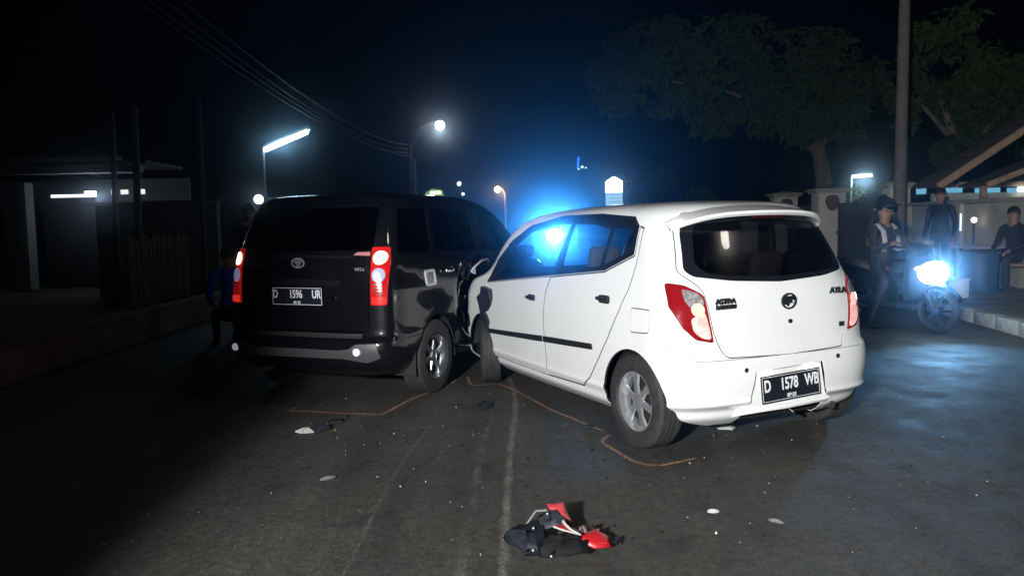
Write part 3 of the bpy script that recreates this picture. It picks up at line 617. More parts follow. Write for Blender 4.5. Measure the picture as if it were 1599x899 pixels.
# ------------------------------------------------------------------ ground, road, pavement
def road_mat():
    m = bpy.data.materials.new('asphalt'); m.use_nodes = True; t = m.node_tree; b = t.nodes['Principled BSDF']; L = t.links.new
    tc = t.nodes.new('ShaderNodeTexCoord')
    def nz(sc, det=8, ro=.6):
        n = t.nodes.new('ShaderNodeTexNoise'); n.inputs['Scale'].default_value = sc; n.inputs['Detail'].default_value = det; n.inputs['Roughness'].default_value = ro; L(tc.outputs['Object'], n.inputs['Vector']); return n
    def ramp(src, a, ca, c, cb):
        r = t.nodes.new('ShaderNodeValToRGB'); r.color_ramp.elements[0].position = a; r.color_ramp.elements[1].position = c
        r.color_ramp.elements[0].color = (*ca, 1); r.color_ramp.elements[1].color = (*cb, 1); L(src, r.inputs[0]); return r
    def mul(x, y, f=1):
        k = t.nodes.new('ShaderNodeMixRGB'); k.blend_type = 'MULTIPLY'; k.inputs[0].default_value = f; L(x, k.inputs[1]); L(y, k.inputs[2]); return k
    base = ramp(nz(.7).outputs['Fac'], .3, (.034, .0325, .0305), .7, (.056, .052, .048))
    grain = ramp(nz(85, 3, .8).outputs['Fac'], .35, (.45, .45, .45), .68, (1.75, 1.72, 1.65))
    stain = ramp(nz(1.9, 6, .7).outputs['Fac'], .30, (.42, .42, .43), .43, (1, 1, 1))
    streak_m = t.nodes.new('ShaderNodeMapping'); streak_m.inputs['Scale'].default_value = (3.2, .22, 1); L(tc.outputs['Object'], streak_m.inputs[0])
    sn = t.nodes.new('ShaderNodeTexNoise'); sn.inputs['Scale'].default_value = 1.3; sn.inputs['Detail'].default_value = 5; L(streak_m.outputs[0], sn.inputs['Vector'])
    streak = ramp(sn.outputs['Fac'], .33, (.72, .72, .72), .6, (1.12, 1.12, 1.1))
    mott = ramp(nz(23, 5, .75).outputs['Fac'], .36, (.55, .55, .55), .66, (1.45, 1.44, 1.42)); spots = ramp(nz(5.5, 7, .8).outputs['Fac'], .27, (.30, .30, .30), .36, (1, 1, 1))
    base = mul(mul(base.outputs[0], mott.outputs[0]).outputs[0], spots.outputs[0])
    wn = nz(1.1, 4, .6); wv = t.nodes.new('ShaderNodeVectorMath'); wv.operation = 'MULTIPLY_ADD'; wv.inputs[1].default_value = (.5, .5, .5); L(wn.outputs['Color'], wv.inputs[0]); L(tc.outputs['Object'], wv.inputs[2])
    vo = t.nodes.new('ShaderNodeTexVoronoi'); vo.feature = 'DISTANCE_TO_EDGE'; vo.inputs['Scale'].default_value = .85; L(wv.outputs[0], vo.inputs['Vector'])
    crack = ramp(vo.outputs['Distance'], .004, (.35, .35, .35), .014, (1, 1, 1)); base = mul(base.outputs[0], crack.outputs[0], .35)
    c = mul(mul(mul(base.outputs[0], grain.outputs[0]).outputs[0], stain.outputs[0]).outputs[0], streak.outputs[0]); L(c.outputs[0], b.inputs['Base Color'])
    rr = ramp(nz(3.1).outputs['Fac'], .3, (.62, .62, .62), .7, (.85, .85, .85)); L(rr.outputs[0], b.inputs['Roughness'])
    bp = t.nodes.new('ShaderNodeBump'); bp.inputs['Strength'].default_value = .75; bp.inputs['Distance'].default_value = .006; L(nz(110, 4, .75).outputs['Fac'], bp.inputs['Height']); L(bp.outputs[0], b.inputs['Normal'])
    return m
bm = BM(); bmesh.ops.create_grid(bm, x_segments=2, y_segments=2, size=260); tag(obj('ground', bm, mat('dry_earth', (.05, .045, .035), .95, nz=(.6, (.03, .035, .02), .4, .7)), loc=(0, 100, -.03)), kind='structure')
def kerb_x(y): return 5.45+.16*max(0, y-7)*math.exp(-max(0, y-9)/22)+(0 if y < 30 else 0)
ys = [-14+1.2*k for k in range(110)]
bm = BM(); A = [bm.verts.new((-4.72, y, 0)) for y in ys]; B = [bm.verts.new((kerb_x(y)+.05, y, 0)) for y in ys]
for k in range(len(ys)-1): bm.faces.new((A[k], B[k], B[k+1], A[k+1]))
ASPH = road_mat(); tag(obj('road', bm, ASPH), kind='structure')
CONC = mat('pavement_concrete', (.24, .23, .21), .85, nz=(2.4, (.15, .145, .13), .4, .65), bump=.4, bscale=30)
bm = BM(); A = [bm.verts.new((kerb_x(y)+.17, y, .15)) for y in ys]; B = [bm.verts.new((8.9, y, .15)) for y in ys]
for k in range(len(ys)-1): bm.faces.new((A[k], B[k], B[k+1], A[k+1]))
pav = tag(obj('pavement', bm, CONC), kind='structure')
KERBM = mat('kerb_stone', (.33, .32, .29), .85, nz=(6, (.18, .17, .155), .42, .62), bump=.5, bscale=35)
bm = BM(); box(bm, (0, 0, .075), (.16, .592, .18), .012); kme = tomesh(bm); smooth(kme, 30); kme.materials.append(KERBM)
y = 5.0
kroot = empty('kerb', (0, 0, 0)); tag(kroot, kind='structure')
while y < 40:
    o = bpy.data.objects.new('kerb_stone', kme); COL.objects.link(o); o.parent = kroot
    x0, x1 = kerb_x(y), kerb_x(y+.6); o.location = ((x0+x1)/2+.085, y+.3, random.uniform(-.006, .006)); o.rotation_euler = (random.uniform(-.01, .01), random.uniform(-.015, .015), -math.atan2(x1-x0, .6)+random.uniform(-.012, .012)); y += .6
# left edge: verge and low kerb wall
bm = BM(); A = [bm.verts.new((-30, y, .02)) for y in ys]; B = [bm.verts.new((-4.85, y, .02)) for y in ys]
for k in range(len(ys)-1): bm.faces.new((A[k], B[k], B[k+1], A[k+1]))
tag(obj('verge', bm, mat('dry_verge', (.045, .032, .022), .95, nz=(1.2, (.035, .03, .02), .4, .7), bump=.6, bscale=9)), kind='structure')
BRICKY = mat('stained_masonry', (.16, .10, .075), .9, nz=(3, (.09, .06, .05), .4, .65), bump=.5, bscale=20)
bm = BM(); box(bm, (-4.86, 11.0, .17), (.22, 10.5, .36), .02); w = tag(obj('low_wall', bm, BRICKY), 'low stained brown wall along the dark left roadside', 'wall')
bm = BM(); box(bm, (-4.86, 11.0, .365), (.27, 10.55, .045), .012); obj('coping', bm, BRICKY, w)
# ------------------------------------------------------------------ worn lane lines, chalk outlines
def worn(name, col, lo, hi, sc=6):
    """paint or chalk worn into the asphalt: noise times a falloff across the line"""
    m = bpy.data.materials.new(name); m.use_nodes = True; t = m.node_tree; b = t.nodes['Principled BSDF']; b.inputs['Roughness'].default_value = .8
    tc = t.nodes.new('ShaderNodeTexCoord'); n = t.nodes.new('ShaderNodeTexNoise'); n.inputs['Scale'].default_value = sc; n.inputs['Detail'].default_value = 9; n.inputs['Roughness'].default_value = .75
    r = t.nodes.new('ShaderNodeValToRGB'); r.color_ramp.elements[0].position = lo; r.color_ramp.elements[1].position = hi
    g = t.nodes.new('ShaderNodeTexNoise'); g.inputs['Scale'].default_value = 85; g.inputs['Detail'].default_value = 3; g.inputs['Roughness'].default_value = .8
    at = t.nodes.new('ShaderNodeAttribute'); at.attribute_name = 'cover'; mu = t.nodes.new('ShaderNodeMath'); mu.operation = 'MULTIPLY'; mu2 = t.nodes.new('ShaderNodeMath'); mu2.operation = 'MULTIPLY'
    gr = t.nodes.new('ShaderNodeValToRGB'); gr.color_ramp.elements[0].position = .35; gr.color_ramp.elements[1].position = .6
    tr = t.nodes.new('ShaderNodeBsdfTransparent'); mx = t.nodes.new('ShaderNodeMixShader'); b.inputs['Base Color'].default_value = (*col, 1); L = t.links.new
    L(tc.outputs['Object'], n.inputs[0]); L(tc.outputs['Object'], g.inputs[0]); L(n.outputs['Fac'], r.inputs[0]); L(g.outputs['Fac'], gr.inputs[0])
    L(r.outputs[0], mu.inputs[0]); L(at.outputs['Fac'], mu.inputs[1]); L(mu.outputs[0], mu2.inputs[0]); L(gr.outputs[0], mu2.inputs[1])
    L(mu2.outputs[0], mx.inputs[0]); L(tr.outputs[0], mx.inputs[1]); L(b.outputs[0], mx.inputs[2]); L(mx.outputs[0], t.nodes['Material Output'].inputs[0]); return m
def smooth_path(pts, n=8):
    out = []
    for i in range(len(pts)-1):
        a, b, c, d = pts[max(i-1, 0)], pts[i], pts[i+1], pts[min(i+2, len(pts)-1)]
        for k in range(n): out.append((_cr(a[0], b[0], c[0], d[0], k/n), _cr(a[1], b[1], c[1], d[1], k/n)))
    return out+[pts[-1]]
def strip(name, pts, w, m, label, cat, z=.004, jit=.25, group=None, n=8):
    P = smooth_path(pts, n) if n > 2 else [tuple(pts[i][j]+(pts[i+1][j]-pts[i][j])*k/6 for j in (0, 1)) for i in range(len(pts)-1) for k in range(6)]+[pts[-1]]
    bm = BM(); rr = random.Random(len(pts)*7+int(w*1e4)); rows = []; lay = bm.verts.layers.float.new('cover')
    for i, p in enumerate(P):
        a, b = P[max(i-1, 0)], P[min(i+1, len(P)-1)]; d = Vector((b[0]-a[0], b[1]-a[1])).normalized(); q = Vector((-d.y, d.x)); ww = w*(1+rr.uniform(-jit, jit)); row = []
        for u, c in ((-1, 0), (-.4, .8), (.1, 1), (.45, .7), (1, 0)):
            v = bm.verts.new((p[0]+q.x*ww*u, p[1]+q.y*ww*u, z)); v[lay] = c*(0 if i in (0, len(P)-1) else rr.uniform(.75, 1)); row.append(v)
        rows.append(row)
    for a, b in zip(rows, rows[1:]):
        for k in range(4): bm.faces.new((a[k], a[k+1], b[k+1], b[k]))
    return tag(obj(name, bm, m, ang=0), label, cat, group)
WL = worn('worn_white_paint', (.29, .28, .26), .26, .64, 4); WL2 = worn('worn_faint_paint', (.20, .19, .18), .40, .68, 3)
CH = worn('orange_chalk', (.58, .31, .18), .12, .5, 9)
strip('lane_line', [(-.10, 7.5), (-.05, 7.28), (.0, 6.73), (.005, 6.0), (-.02, 5.28), (-.04, 4.5), (-.05, 3.85), (-.06, 3.1), (-.07, 2.2)], .030, WL, 'long pale line curving from the white front wheel down the road', 'road marking')
strip('lane_line', [(-.17, 5.9), (-.20, 5.14), (-.22, 4.5), (-.22, 4.04), (-.23, 3.14), (-.24, 2.2)], .034, WL2, 'faint worn pale line left of the long curved one', 'road marking')
strip('lane_line', [(-.58, 5.6), (-.62, 5.33), (-.67, 4.7), (-.70, 4.17), (-.70, 3.6), (-.705, 3.19), (-.71, 2.3)], .020, WL2, 'leftmost broken pale line nearly worn off the asphalt', 'road marking', jit=.5)
strip('chalk_outline', [(-1.75, 6.13), (-1.59, 6.11), (-1.25, 6.0), (-.99, 5.95), (-.85, 6.44), (-.63, 6.91), (-.55, 7.1), (-.53, 7.24), (-.57, 7.28)], .020, CH, 'orange chalk line drawn round the black car rear wheel', 'chalk line', n=1, z=.006)
strip('chalk_outline', [(-.43, 7.42), (-.40, 7.1), (-.36, 6.97), (-.13, 7.02), (0, 6.75), (.27, 6.0), (.62, 5.27)], .018, CH, 'orange chalk line running along the white car sill', 'chalk line', n=1, z=.007)
strip('chalk_outline', [(.63, 5.24), (.58, 5.15), (.555, 5.06), (.60, 4.9), (.68, 4.65), (.75, 4.56), (.84, 4.54), (.95, 4.60), (1.07, 4.67)], .019, CH, 'orange chalk hook under the white car rear wheel', 'chalk line', n=1, z=.007)
# ------------------------------------------------------------------ right side: wall, gate, pole, roof
PLAS = mat('old_plaster', (.47, .43, .35), .9, nz=(1.6, (.28, .26, .21), .38, .68), bump=.3, bscale=14)
PILL = mat('gate_plaster', (.66, .62, .58), .85, nz=(2.5, (.50, .46, .43), .42, .7), bump=.2, bscale=20)
wl = empty('roadside_wall', (8.75, 14.6, 0), 0, 'long stained plaster wall under the lean-to roof at the right', 'wall')
bm = BM(); box(bm, (0, 0, .85), (.18, 6.4, 1.5), .01); obj('wall_face', bm, PLAS, wl)
for k in range(4):
    bm = BM(); box(bm, (-.06, -3.0+2.0*k, .86), (.22, .26, 1.56), .012); obj('pilaster', bm, PLAS, wl)
bm = BM(); box(bm, (-.03, 0, 1.645), (.34, 6.5, .07), .015); obj('coping', bm, mat('wall_coping', (.36, .33, .29), .85, nz=(3, (.24, .22, .2), .4, .65)), wl)
def pillar(x, y, w, h, label, plaque=True, cap=.14):
    r = empty('gate_pillar', (x, y, 0), R(-4), label, 'pillar', 'gate pillars')
    bm = BM(); box(bm, (0, 0, h/2), (w, w, h), .012); obj('shaft', bm, PILL, r)
    bm = BM(); box(bm, (0, 0, h+.035), (w+cap, w+cap, .07), .01); box(bm, (0, 0, h+.095), (w+cap*2, w+cap*2, .05), .01)
    p = [bm.verts.new((sx*(w/2+cap*.9), sy*(w/2+cap*.9), h+.12)) for sx, sy in ((-1, -1), (1, -1), (1, 1), (-1, 1))]; a = bm.verts.new((0, 0, h+.20))
    for k in range(4): bm.faces.new((p[k], p[(k+1) % 4], a))
    obj('cap', bm, mat('cap_stone', (.34, .32, .27), .9), r)
    if plaque:   # dark shield-shaped plaque with a rim
        s = w/.72; sh = [(-.15*s, .20*s), (-.17*s, .10*s), (-.20*s, .06*s), (-.15*s, -.06*s), (-.10*s, -.17*s), (0, -.22*s), (.10*s, -.17*s), (.15*s, -.06*s), (.20*s, .06*s), (.17*s, .10*s), (.15*s, .20*s), (0, .23*s)]
        b2 = prism(rounded(sh, .03), 'Y', -w/2-.03, -w/2+.01)
        for v in b2.verts: v.co.z += h-.28*s
        q = obj('plaque', b2, mat('dark_bronze', (.06, .035, .032), .5, .4), r)
        b3 = prism(inset(rounded(sh, .03), .035*s), 'Y', -w/2-.042, -w/2-.028)
        for v in b3.verts: v.co.z += h-.28*s
        obj('plaque_relief', b3, mat('bronze_relief', (.12, .07, .06), .5, .3, bump=1, bscale=18), q)
    return r
pillar(8.62, 22, .70, 2.05, 'cream gate pillar with a dark shield plaque, nearest right of the white roof')
pillar(9.10, 27, .72, 2.10, 'cream gate pillar with flat cap, peeping over the white car roof')
pillar(9.55, 32.5, .62, 1.85, 'farthest small gate pillar just above the middle of the white roof', False)
pillar(8.72, 18.35, .46, 2.02, 'narrow cream pillar directly behind the helmeted rider', False, .09)
def gate(y0, y1, x0, x1, label):
    L_ = math.hypot(y1-y0, x1-x0); r = empty('gate', (x0, y0, 0), math.atan2(y1-y0, x1-x0), label, 'gate')
    GM = mat('gate_steel', (.02, .023, .03), .5, .3)
    for z in (.2, 1.0, 1.75):
        bm = BM(); box(bm, (L_/2, 0, z), (L_, .04, .05)); obj('rail', bm, GM, r)
    bm = BM(); box(bm, (0, 0, .95), (.10, .018, 1.6)); me = tomesh(bm); me.materials.append(GM); n = int(L_/.125)
    for k in range(n):
        o = bpy.data.objects.new('slat', me); COL.objects.link(o); o.parent = r; o.location = ((k+.5)*L_/n, -.03, 0)
    return r
gate(18.7, 21.55, 8.75, 8.68, 'dark blue slatted steel gate behind the rider')
gate(22.45, 26.55, 8.7, 9.05, 'farther dark slatted gate between the plaque pillars')
def pole(name, pts, r, label, cat='pole', m=None, group=None):
    bm = BM(); tube(bm, pts, r, 12); return tag(obj(name, bm, m or mat('pole_concrete', (.17, .155, .14), .9, nz=(5, (.10, .09, .085), .4, .7))), label, cat, group)
pole('utility_pole', [(8.16, 17, .1), (8.165, 17, 2), (8.21, 17, 7.5)], [.13, .125, .10], 'tall dark utility pole rising right of the rider into the night')
# lean-to and canopy roofs
rf = empty('canopy', (9, 16, 0), 0, 'tiled canopy roof with wooden verge boards above the plaster wall', 'canopy')
TILE = mat('dark_roof_tile', (.10, .075, .065), .85, nz=(4, (.06, .05, .045), .4, .7), bump=.5, bscale=20); WOOD = mat('weathered_wood', (.42, .27, .18), .8, nz=(7, (.22, .16, .12), .4, .65))
def slab(a, b, depth, th, m, parent, name):   # roof plane from low point a to high point b, running back along +y
    a, b = Vector(a), Vector(b); d = (b-a).normalized(); n = Vector((-d.z, 0, d.x)); bm = BM(); c = (a+b)/2
    v = []
    for yy in (0, depth):
        for p in (a, b):
            for t in (0, th): v.append(bm.verts.new(p+n*t+Vector((0, yy, 0))))
    for f in ((0, 2, 3, 1), (4, 5, 7, 6), (0, 1, 5, 4), (2, 6, 7, 3), (1, 3, 7, 5), (0, 4, 6, 2)): bm.faces.new([v[i] for i in f])
    return obj(name, bm, m, parent, 0)
o = lambda p: (p[0]-9, p[1]-16, p[2])
slab(o((8.15, 15.35, 1.93)), o((10.9, 15.35, 3.70)), .9, .05, TILE, rf, 'upper_roof')
slab(o((8.10, 15.28, 1.88)), o((10.9, 15.28, 3.68)), .05, .13, WOOD, rf, 'verge_board')
slab(o((8.85, 15.0, 1.93)), o((11.2, 15.0, 2.80)), 1.0, .045, TILE, rf, 'lower_roof')
slab(o((8.80, 14.93, 1.89)), o((11.2, 14.93, 2.78)), .05, .10, WOOD, rf, 'lower_verge_board')
for k in range(9):   # tile courses proud of the roof plane
    t = (k+.3)/9; a = Vector((8.15, 15.30, 1.93)).lerp(Vector((10.9, 15.30, 3.70)), t); bm = BM(); box(bm, o((a.x-.03, 15.80, a.z+.085)), (.34, .98, .022), .006, (0, -math.atan2(1.77, 2.75), 0)); obj('tile_course', bm, TILE, rf)
for x, y, h in ((8.95, 15.05, 1.95), (10.6, 15.1, 2.6)):
    bm = BM(); box(bm, o((x, y+.3, h/2)), (.10, .10, h), .01); obj('post', bm, WOOD, rf)
# lit shop interior seen in the slot between wall and roof
hs = empty('lit_shopfront', (9.9, 17.4, 0), 0, 'row of pale blue lit panes glowing between wall top and canopy', 'shopfront')
CY = emis('pale_blue_lit_pane', (.20, .55, .80), .75)
for px, D, w, h in ((1438, 16.9, .20, .16), (1489, 16.9, .34, .10), (1541, 16.9, .52, .10), (1579, 16.9, .20, .10)):
    x = (px-799.5)/1260.8*D; z = 1.403+(335.5-.0211*(px-1500)-298)/1260.8*D
    bm = BM(); box(bm, (x-9.9, -.5, z), (w, .03, h), .004); obj('pane', bm, CY, hs)
bm = BM(); tube(bm, [(10.55-9.9, -.55, 1.90), (10.95-9.9, -.55, 1.90)], .05, 10); obj('tube_lamp', bm, emis('white_tube', (.85, .95, 1), 5), hs)
bm = BM(); box(bm, (.4, -.35, 1.0), (2.9, .1, 1.7), .01); obj('back_wall', bm, PLAS, hs)
bm = BM(); box(bm, (.4, -.45, 2.02), (2.9, .08, .12), .01); obj('lintel', bm, WOOD, hs)
# ------------------------------------------------------------------ trees
LEAF = []
for k, c in enumerate(((.030, .050, .012), (.062, .086, .026), (.015, .030, .008))):
    m = bpy.data.materials.new('leaf'); m.use_nodes = True; b = m.node_tree.nodes['Principled BSDF']; b.inputs['Base Color'].default_value = (*c, 1); b.inputs['Roughness'].default_value = .8; b.inputs['Specular IOR Level'].default_value = .15; LEAF.append(m)
BARK = mat('bark', (.16, .13, .10), .95, nz=(6, (.08, .065, .05), .4, .65), bump=.8, bscale=12)
def tree(loc, trunk, limbs, clumps, nleaf, lsize, label, seed, group='trees at the right', name='tree', cat='tree'):
    r = empty(name, loc, 0, label, cat, group); rr = random.Random(seed); bm = BM()
    if trunk: tube(bm, [p[:3] for p in trunk], [p[3] for p in trunk], 10)
    for l_ in limbs: tube(bm, [p[:3] for p in l_], [p[3] for p in l_], 7)
    if trunk: obj('trunk', bm, BARK, r, 60)
    else: bm.free()
    verts, faces, mi = [], [], []
    for c in clumps:
        cx, cy, cz, rx, ry, rz = c
        for k in range(int(nleaf*rx*rz)):
            # leaves hang in the outer half of each clump, with gaps
            while True:
                d = Vector((rr.uniform(-1, 1), rr.uniform(-1, 1), rr.uniform(-1, 1)))
                if .2 < d.length < 1.12 and noise.noise(Vector((cx+d.x*rx, (cy+d.y*ry)*.6, cz+d.z*rz))*1.25) > .04 and (d.length < .8 or rr.random() < .35): break
            p = Vector((cx+d.x*rx, cy+d.y*ry, cz+d.z*rz)); s = lsize*rr.uniform(.5, 1.6)
            ax = Vector((rr.uniform(-1, 1), rr.uniform(-1, 1), rr.uniform(-1.6, .2))).normalized(); sd = ax.cross(Vector((rr.uniform(-1, 1), rr.uniform(-1, 1), rr.uniform(-1, 1)))).normalized()
            i = len(verts); n = ax.cross(sd)*s*.12
            verts += [p, p+ax*s*.45+sd*s*.22+n, p+ax*s, p+ax*s*.45-sd*s*.22+n]; faces += [(i, i+1, i+2), (i, i+2, i+3)]; q = rr.randrange(3); mi += [q, q]
    me = bpy.data.meshes.new('crown'); me.from_pydata(verts, [], faces); me.polygons.foreach_set('material_index', mi); obj('crown', me, LEAF, r, 0)
    return r
tree((10.0, 26, 0), [(.0, 0, 0, .32), (.05, 0, 1.6, .27), (.0, -.1, 2.6, .24), (-.25, -.3, 3.5, .20), (-.7, -.5, 4.3, .15)],
     [[(-.25, -.3, 3.4, .15), (-1.4, -.8, 4.4, .11), (-3.2, -1.2, 5.2, .07), (-5.5, -1.6, 5.6, .03)], [(-.3, -.3, 3.5, .14), (.3, -.5, 4.6, .09), (.8, -.8, 5.6, .04)], [(-.7, -.5, 4.2, .12), (-2.0, .5, 5.6, .07), (-3.5, .9, 6.6, .03)]],
     [(-.2, -.8, 4.7, 1.5, 1.4, .95), (-1.7, -1.1, 4.9, 1.5, 1.4, .9), (-3.2, -1.2, 5.2, 1.5, 1.3, .85), (-4.8, -1.4, 5.5, 1.5, 1.3, .9), (-6.4, -1.6, 5.6, 1.2, 1.2, .9), (-1.0, -.6, 6.0, 1.9, 1.6, 1.2), (-3.2, -.4, 6.5, 1.9, 1.6, 1.1), (.6, -.9, 5.2, 1.0, 1.0, 1.0), (-.9, -1.2, 3.9, .8, .8, .5), (-5.4, -.8, 6.7, 1.5, 1.3, .9), (-3.9, -1.5, 4.4, .7, .7, .4)],
     1100, .30, 'broad leafy tree spreading above the gate pillars', 21)
tree((11.6, 20.5, 0), [(0, 0, 0, .2), (-.1, 0, 1.8, .17), (-.5, -.2, 3.2, .12), (-1.0, -.4, 4.4, .06)], [[(-.3, -.1, 2.6, .1), (.4, -.4, 3.8, .06), (.9, -.5, 4.8, .03)], [(-.5, -.2, 3.2, .08), (-1.5, -.5, 4.1, .04)]],
     [(-.6, -.4, 3.3, .9, .8, .8), (.4, -.5, 3.6, 1.0, .9, .9), (-1.2, -.5, 4.3, .9, .8, .8), (-.2, -.4, 4.9, 1.2, 1.0, .9), (1.2, -.5, 4.6, 1.2, 1.0, 1.0), (-.9, -.3, 5.7, .9, .9, .8)], 1000, .27, 'dim tree with drooping leaves behind the canopy roof', 22)
tree((7.55, 33, 0), [(0, 0, 0, .08), (.1, 0, 1.2, .05), (.0, 0, 2.0, .02)], [], [(0, 0, 1.9, 1.0, .8, .55), (.3, .1, 2.4, .7, .6, .45), (-.6, 0, 1.6, .7, .6, .5)], 1100, .22, 'low rounded bush beyond the white car roof', 23, 'shrubs at the right', 'bush', 'bush')
tree((7.2, 46, 0), [(0, 0, 0, .12), (.1, 0, 2.0, .09), (.4, 0, 3.4, .04)], [], [(.1, 0, 3.2, 1.3, 1, 1.1), (1.2, .2, 3.6, 1.2, 1, 1.0), (-.2, .1, 2.2, 1.0, .8, .7)], 500, .3, 'faint dark tree right of the bright white sign', 24)
tree((11.45, 27.4, 0), [(0, 0, 0, .05), (0, 0, 1.6, .04), (.05, 0, 2.2, .02)], [], [(0, 0, 2.32, .42, .35, .26), (.15, 0, 2.1, .3, .3, .22)], 2600, .15, 'small bush lit white by the tube lamp behind the gate', 25, 'shrubs at the right', 'bush', 'bush')
# ------------------------------------------------------------------ lamps in view
def tubelamp(name, a, b, r, col, s, label, post, light=0, group=None):
    root = empty(name, (post[0], post[1], 0), 0, label, 'lamp', group); o = Vector((post[0], post[1], 0)); a, b = Vector(a)-o, Vector(b)-o
    bm = BM(); tube(bm, [(0, 0, 0), (0, 0, post[2])], .035, 8); obj('post', bm, mat('galvanised', (.35, .36, .37), .5, .6), root)
    d = (b-a).normalized(); bm = BM(); tube(bm, [a-d*.04+Vector((0, .05, .06)), b+d*.04+Vector((0, .05, .06))], r*1.2, 8); obj('fixture', bm, mat('lamp_housing', (.6, .6, .6), .5), root)
    bm = BM(); tube(bm, [a, b], r, 10); obj('tube', bm, emis(name+'_glow', col, s), root)
    if light:
        l = lamp('tube_light', 'POINT', (a+b)/2+o+Vector((0, -.12, -.12)), light, col, None, .25); l.parent = root; l.location = (a+b)/2+Vector((0, -.15, -.12))
    return root
tubelamp('street_tube_lamp', (-5.99, 20, 3.34), (-5.02, 20.4, 3.81), .055, (.55, .85, 1), 30, 'slanted bluish fluorescent street lamp on a thin post left of the black car', (-6.03, 20, 3.40), 20)
tubelamp('yard_tube_lamp', (11.40, 27, 2.72), (12.02, 27, 2.75), .028, (.75, .95, 1), 9, 'small fluorescent tube shining behind the gate', (11.38, 27.1, 2.78), 60)
root = empty('street_lamp', (-4.13, 34, 0), 0, 'bright round white street lamp on an arm high above the black car', 'lamp')
PM = mat('pole_concrete'); bm = BM(); tube(bm, [(0, 0, 0), (0, 0, 4.83)], [.075, .055], 10); obj('post', bm, PM, root)
bm = BM(); tube(bm, [(0, 0, 4.7), (.35, .3, 5.45), (.8, .7, 5.78), (1.2, 1, 5.86)], .025, 8); obj('arm', bm, mat('dark_metal', (.03, .03, .035), .5, .4), root)
bm = BM(); bmesh.ops.create_uvsphere(bm, u_segments=20, v_segments=12, radius=.19); obj('globe', bm, emis('globe_glow', (1, .97, .9), 26), root, 60, (1.19, 1, 5.68))
l = lamp('globe_light', 'POINT', (0, 0, 0), 60, (1, .96, .88), None, .2); l.parent = root; l.location = (1.19, .7, 5.4)
pole('utility_pole', [(-4.4, 38, 0), (-4.4, 38, 4.47)], [.07, .05], 'thin far pole close behind the street lamp post')
root = empty('street_lamp', (-.30, 40, 0), 0, 'small orange lamp glowing far down the road', 'lamp')
bm = BM(); tube(bm, [(.05, 0, 0), (.05, 0, 2.9), (-.1, 0, 3.15), (-.31, 0, 3.2)], .05, 8); obj('post', bm, mat('lit_post', (.5, .3, .2), .6), root)
bm = BM(); bmesh.ops.create_uvsphere(bm, u_segments=16, v_segments=10, radius=.15); obj('globe', bm, emis('orange_glow', (1, .55, .28), 9), root, 60, (-.31, 0, 3.12))
l = lamp('orange_light', 'POINT', (0, 0, 0), 40, (1, .5, .22), None, .2); l.parent = root; l.location = (-.2, -.3, 3.0)
for x, y, z, r, s, lab in ((-3.74, 60, 4.45, .14, 7, 'tiny white lamp high above the black car bonnet'), (-3.18, 55, 3.5, .10, 2.5, 'faint lamp just below the tiny white one'), (-7.43, 24, 2.29, .13, 14, 'white bulb just left of the black car roof')):
    root = empty('far_lamp', (x, y, 0), 0, lab, 'lamp'); bm = BM(); tube(bm, [(0, 0, 0), (0, 0, z)], .03, 6); obj('post', bm, mat('dark_metal'), root)
    bm = BM(); bmesh.ops.create_uvsphere(bm, u_segments=12, v_segments=8, radius=r); obj('bulb', bm, emis('far_white_%d' % (s*10), (.95, .98, 1), s), root, 60, (0, 0, z))
# roadside lamp beyond the right edge of the picture: its reflection shows in the rear window
root = empty('street_lamp', (7.3, 2.8, 0), 0, 'street lamp beyond the right edge, mirrored in the white car rear window', 'lamp')
bm = BM(); tube(bm, [(0, 0, .15), (0, 0, 6.6), (-.2, 0, 7.0), (-.65, 0, 7.1)], [.07, .05, .04, .035], 10); obj('post', bm, PM, root)
bm = BM(); bmesh.ops.create_uvsphere(bm, u_segments=20, v_segments=12, radius=.34); obj('globe', bm, emis('near_globe_glow', (1, .93, .82), 34), root, 60, (-.69, 0, 6.88))
# lit sign with a pointed top
root = empty('lit_sign', (5.12, 40, 0), 0, 'white backlit pylon sign with a pointed top above the white car', 'sign')
b2 = prism([(-.41, 2.86), (.41, 2.86), (.41, 3.38), (.10, 3.58), (0, 3.62), (-.10, 3.58), (-.41, 3.38)], 'Y', -.08, .08); obj('upper_panel', b2, emis('sign_white', (.85, .95, 1), 5.5), root, 0)
b2 = prism([(-.41, 2.2), (.41, 2.2), (.41, 2.85), (-.41, 2.85)], 'Y', -.08, .08); obj('lower_panel', b2, emis('sign_blue_white', (.35, .62, .80), .9), root, 0)
bm = BM()
for k in range(3): box(bm, (0, -.083, 2.74-.17*k), (.60-.1*(k % 2), .006, .035))
obj('lettering_bars', bm, emis('sign_dim', (.2, .42, .58), .6), root, 0)
bm = BM(); tube(bm, [(0, .02, 0), (0, .02, 2.2)], .06, 8); obj('post', bm, mat('dark_metal'), root)
root = empty('blue_lamp_cluster', (3.8, 45, 0), 0, 'small blue light with three white dots above the white car', 'lamp')
bm = BM(); box(bm, (0, 0, 4.70), (.12, .08, .62), .03, (0, .12, 0)); obj('blue_tube', bm, emis('blue_glow', (.03, .16, 1), 1.6), root)
for dx, dz, r in ((.02, 4.36, .05), (.22, 4.46, .075), (.42, 4.42, .05)):
    bm = BM(); bmesh.ops.create_uvsphere(bm, u_segments=10, v_segments=8, radius=r); obj('dot_lamp', bm, emis('dot_glow', (.5, .85, 1), 2), root, 60, (dx, 0, dz))
bm = BM(); tube(bm, [(0, .05, 0), (0, .05, 4.4)], .03, 6); obj('post', bm, mat('dark_metal'), root)
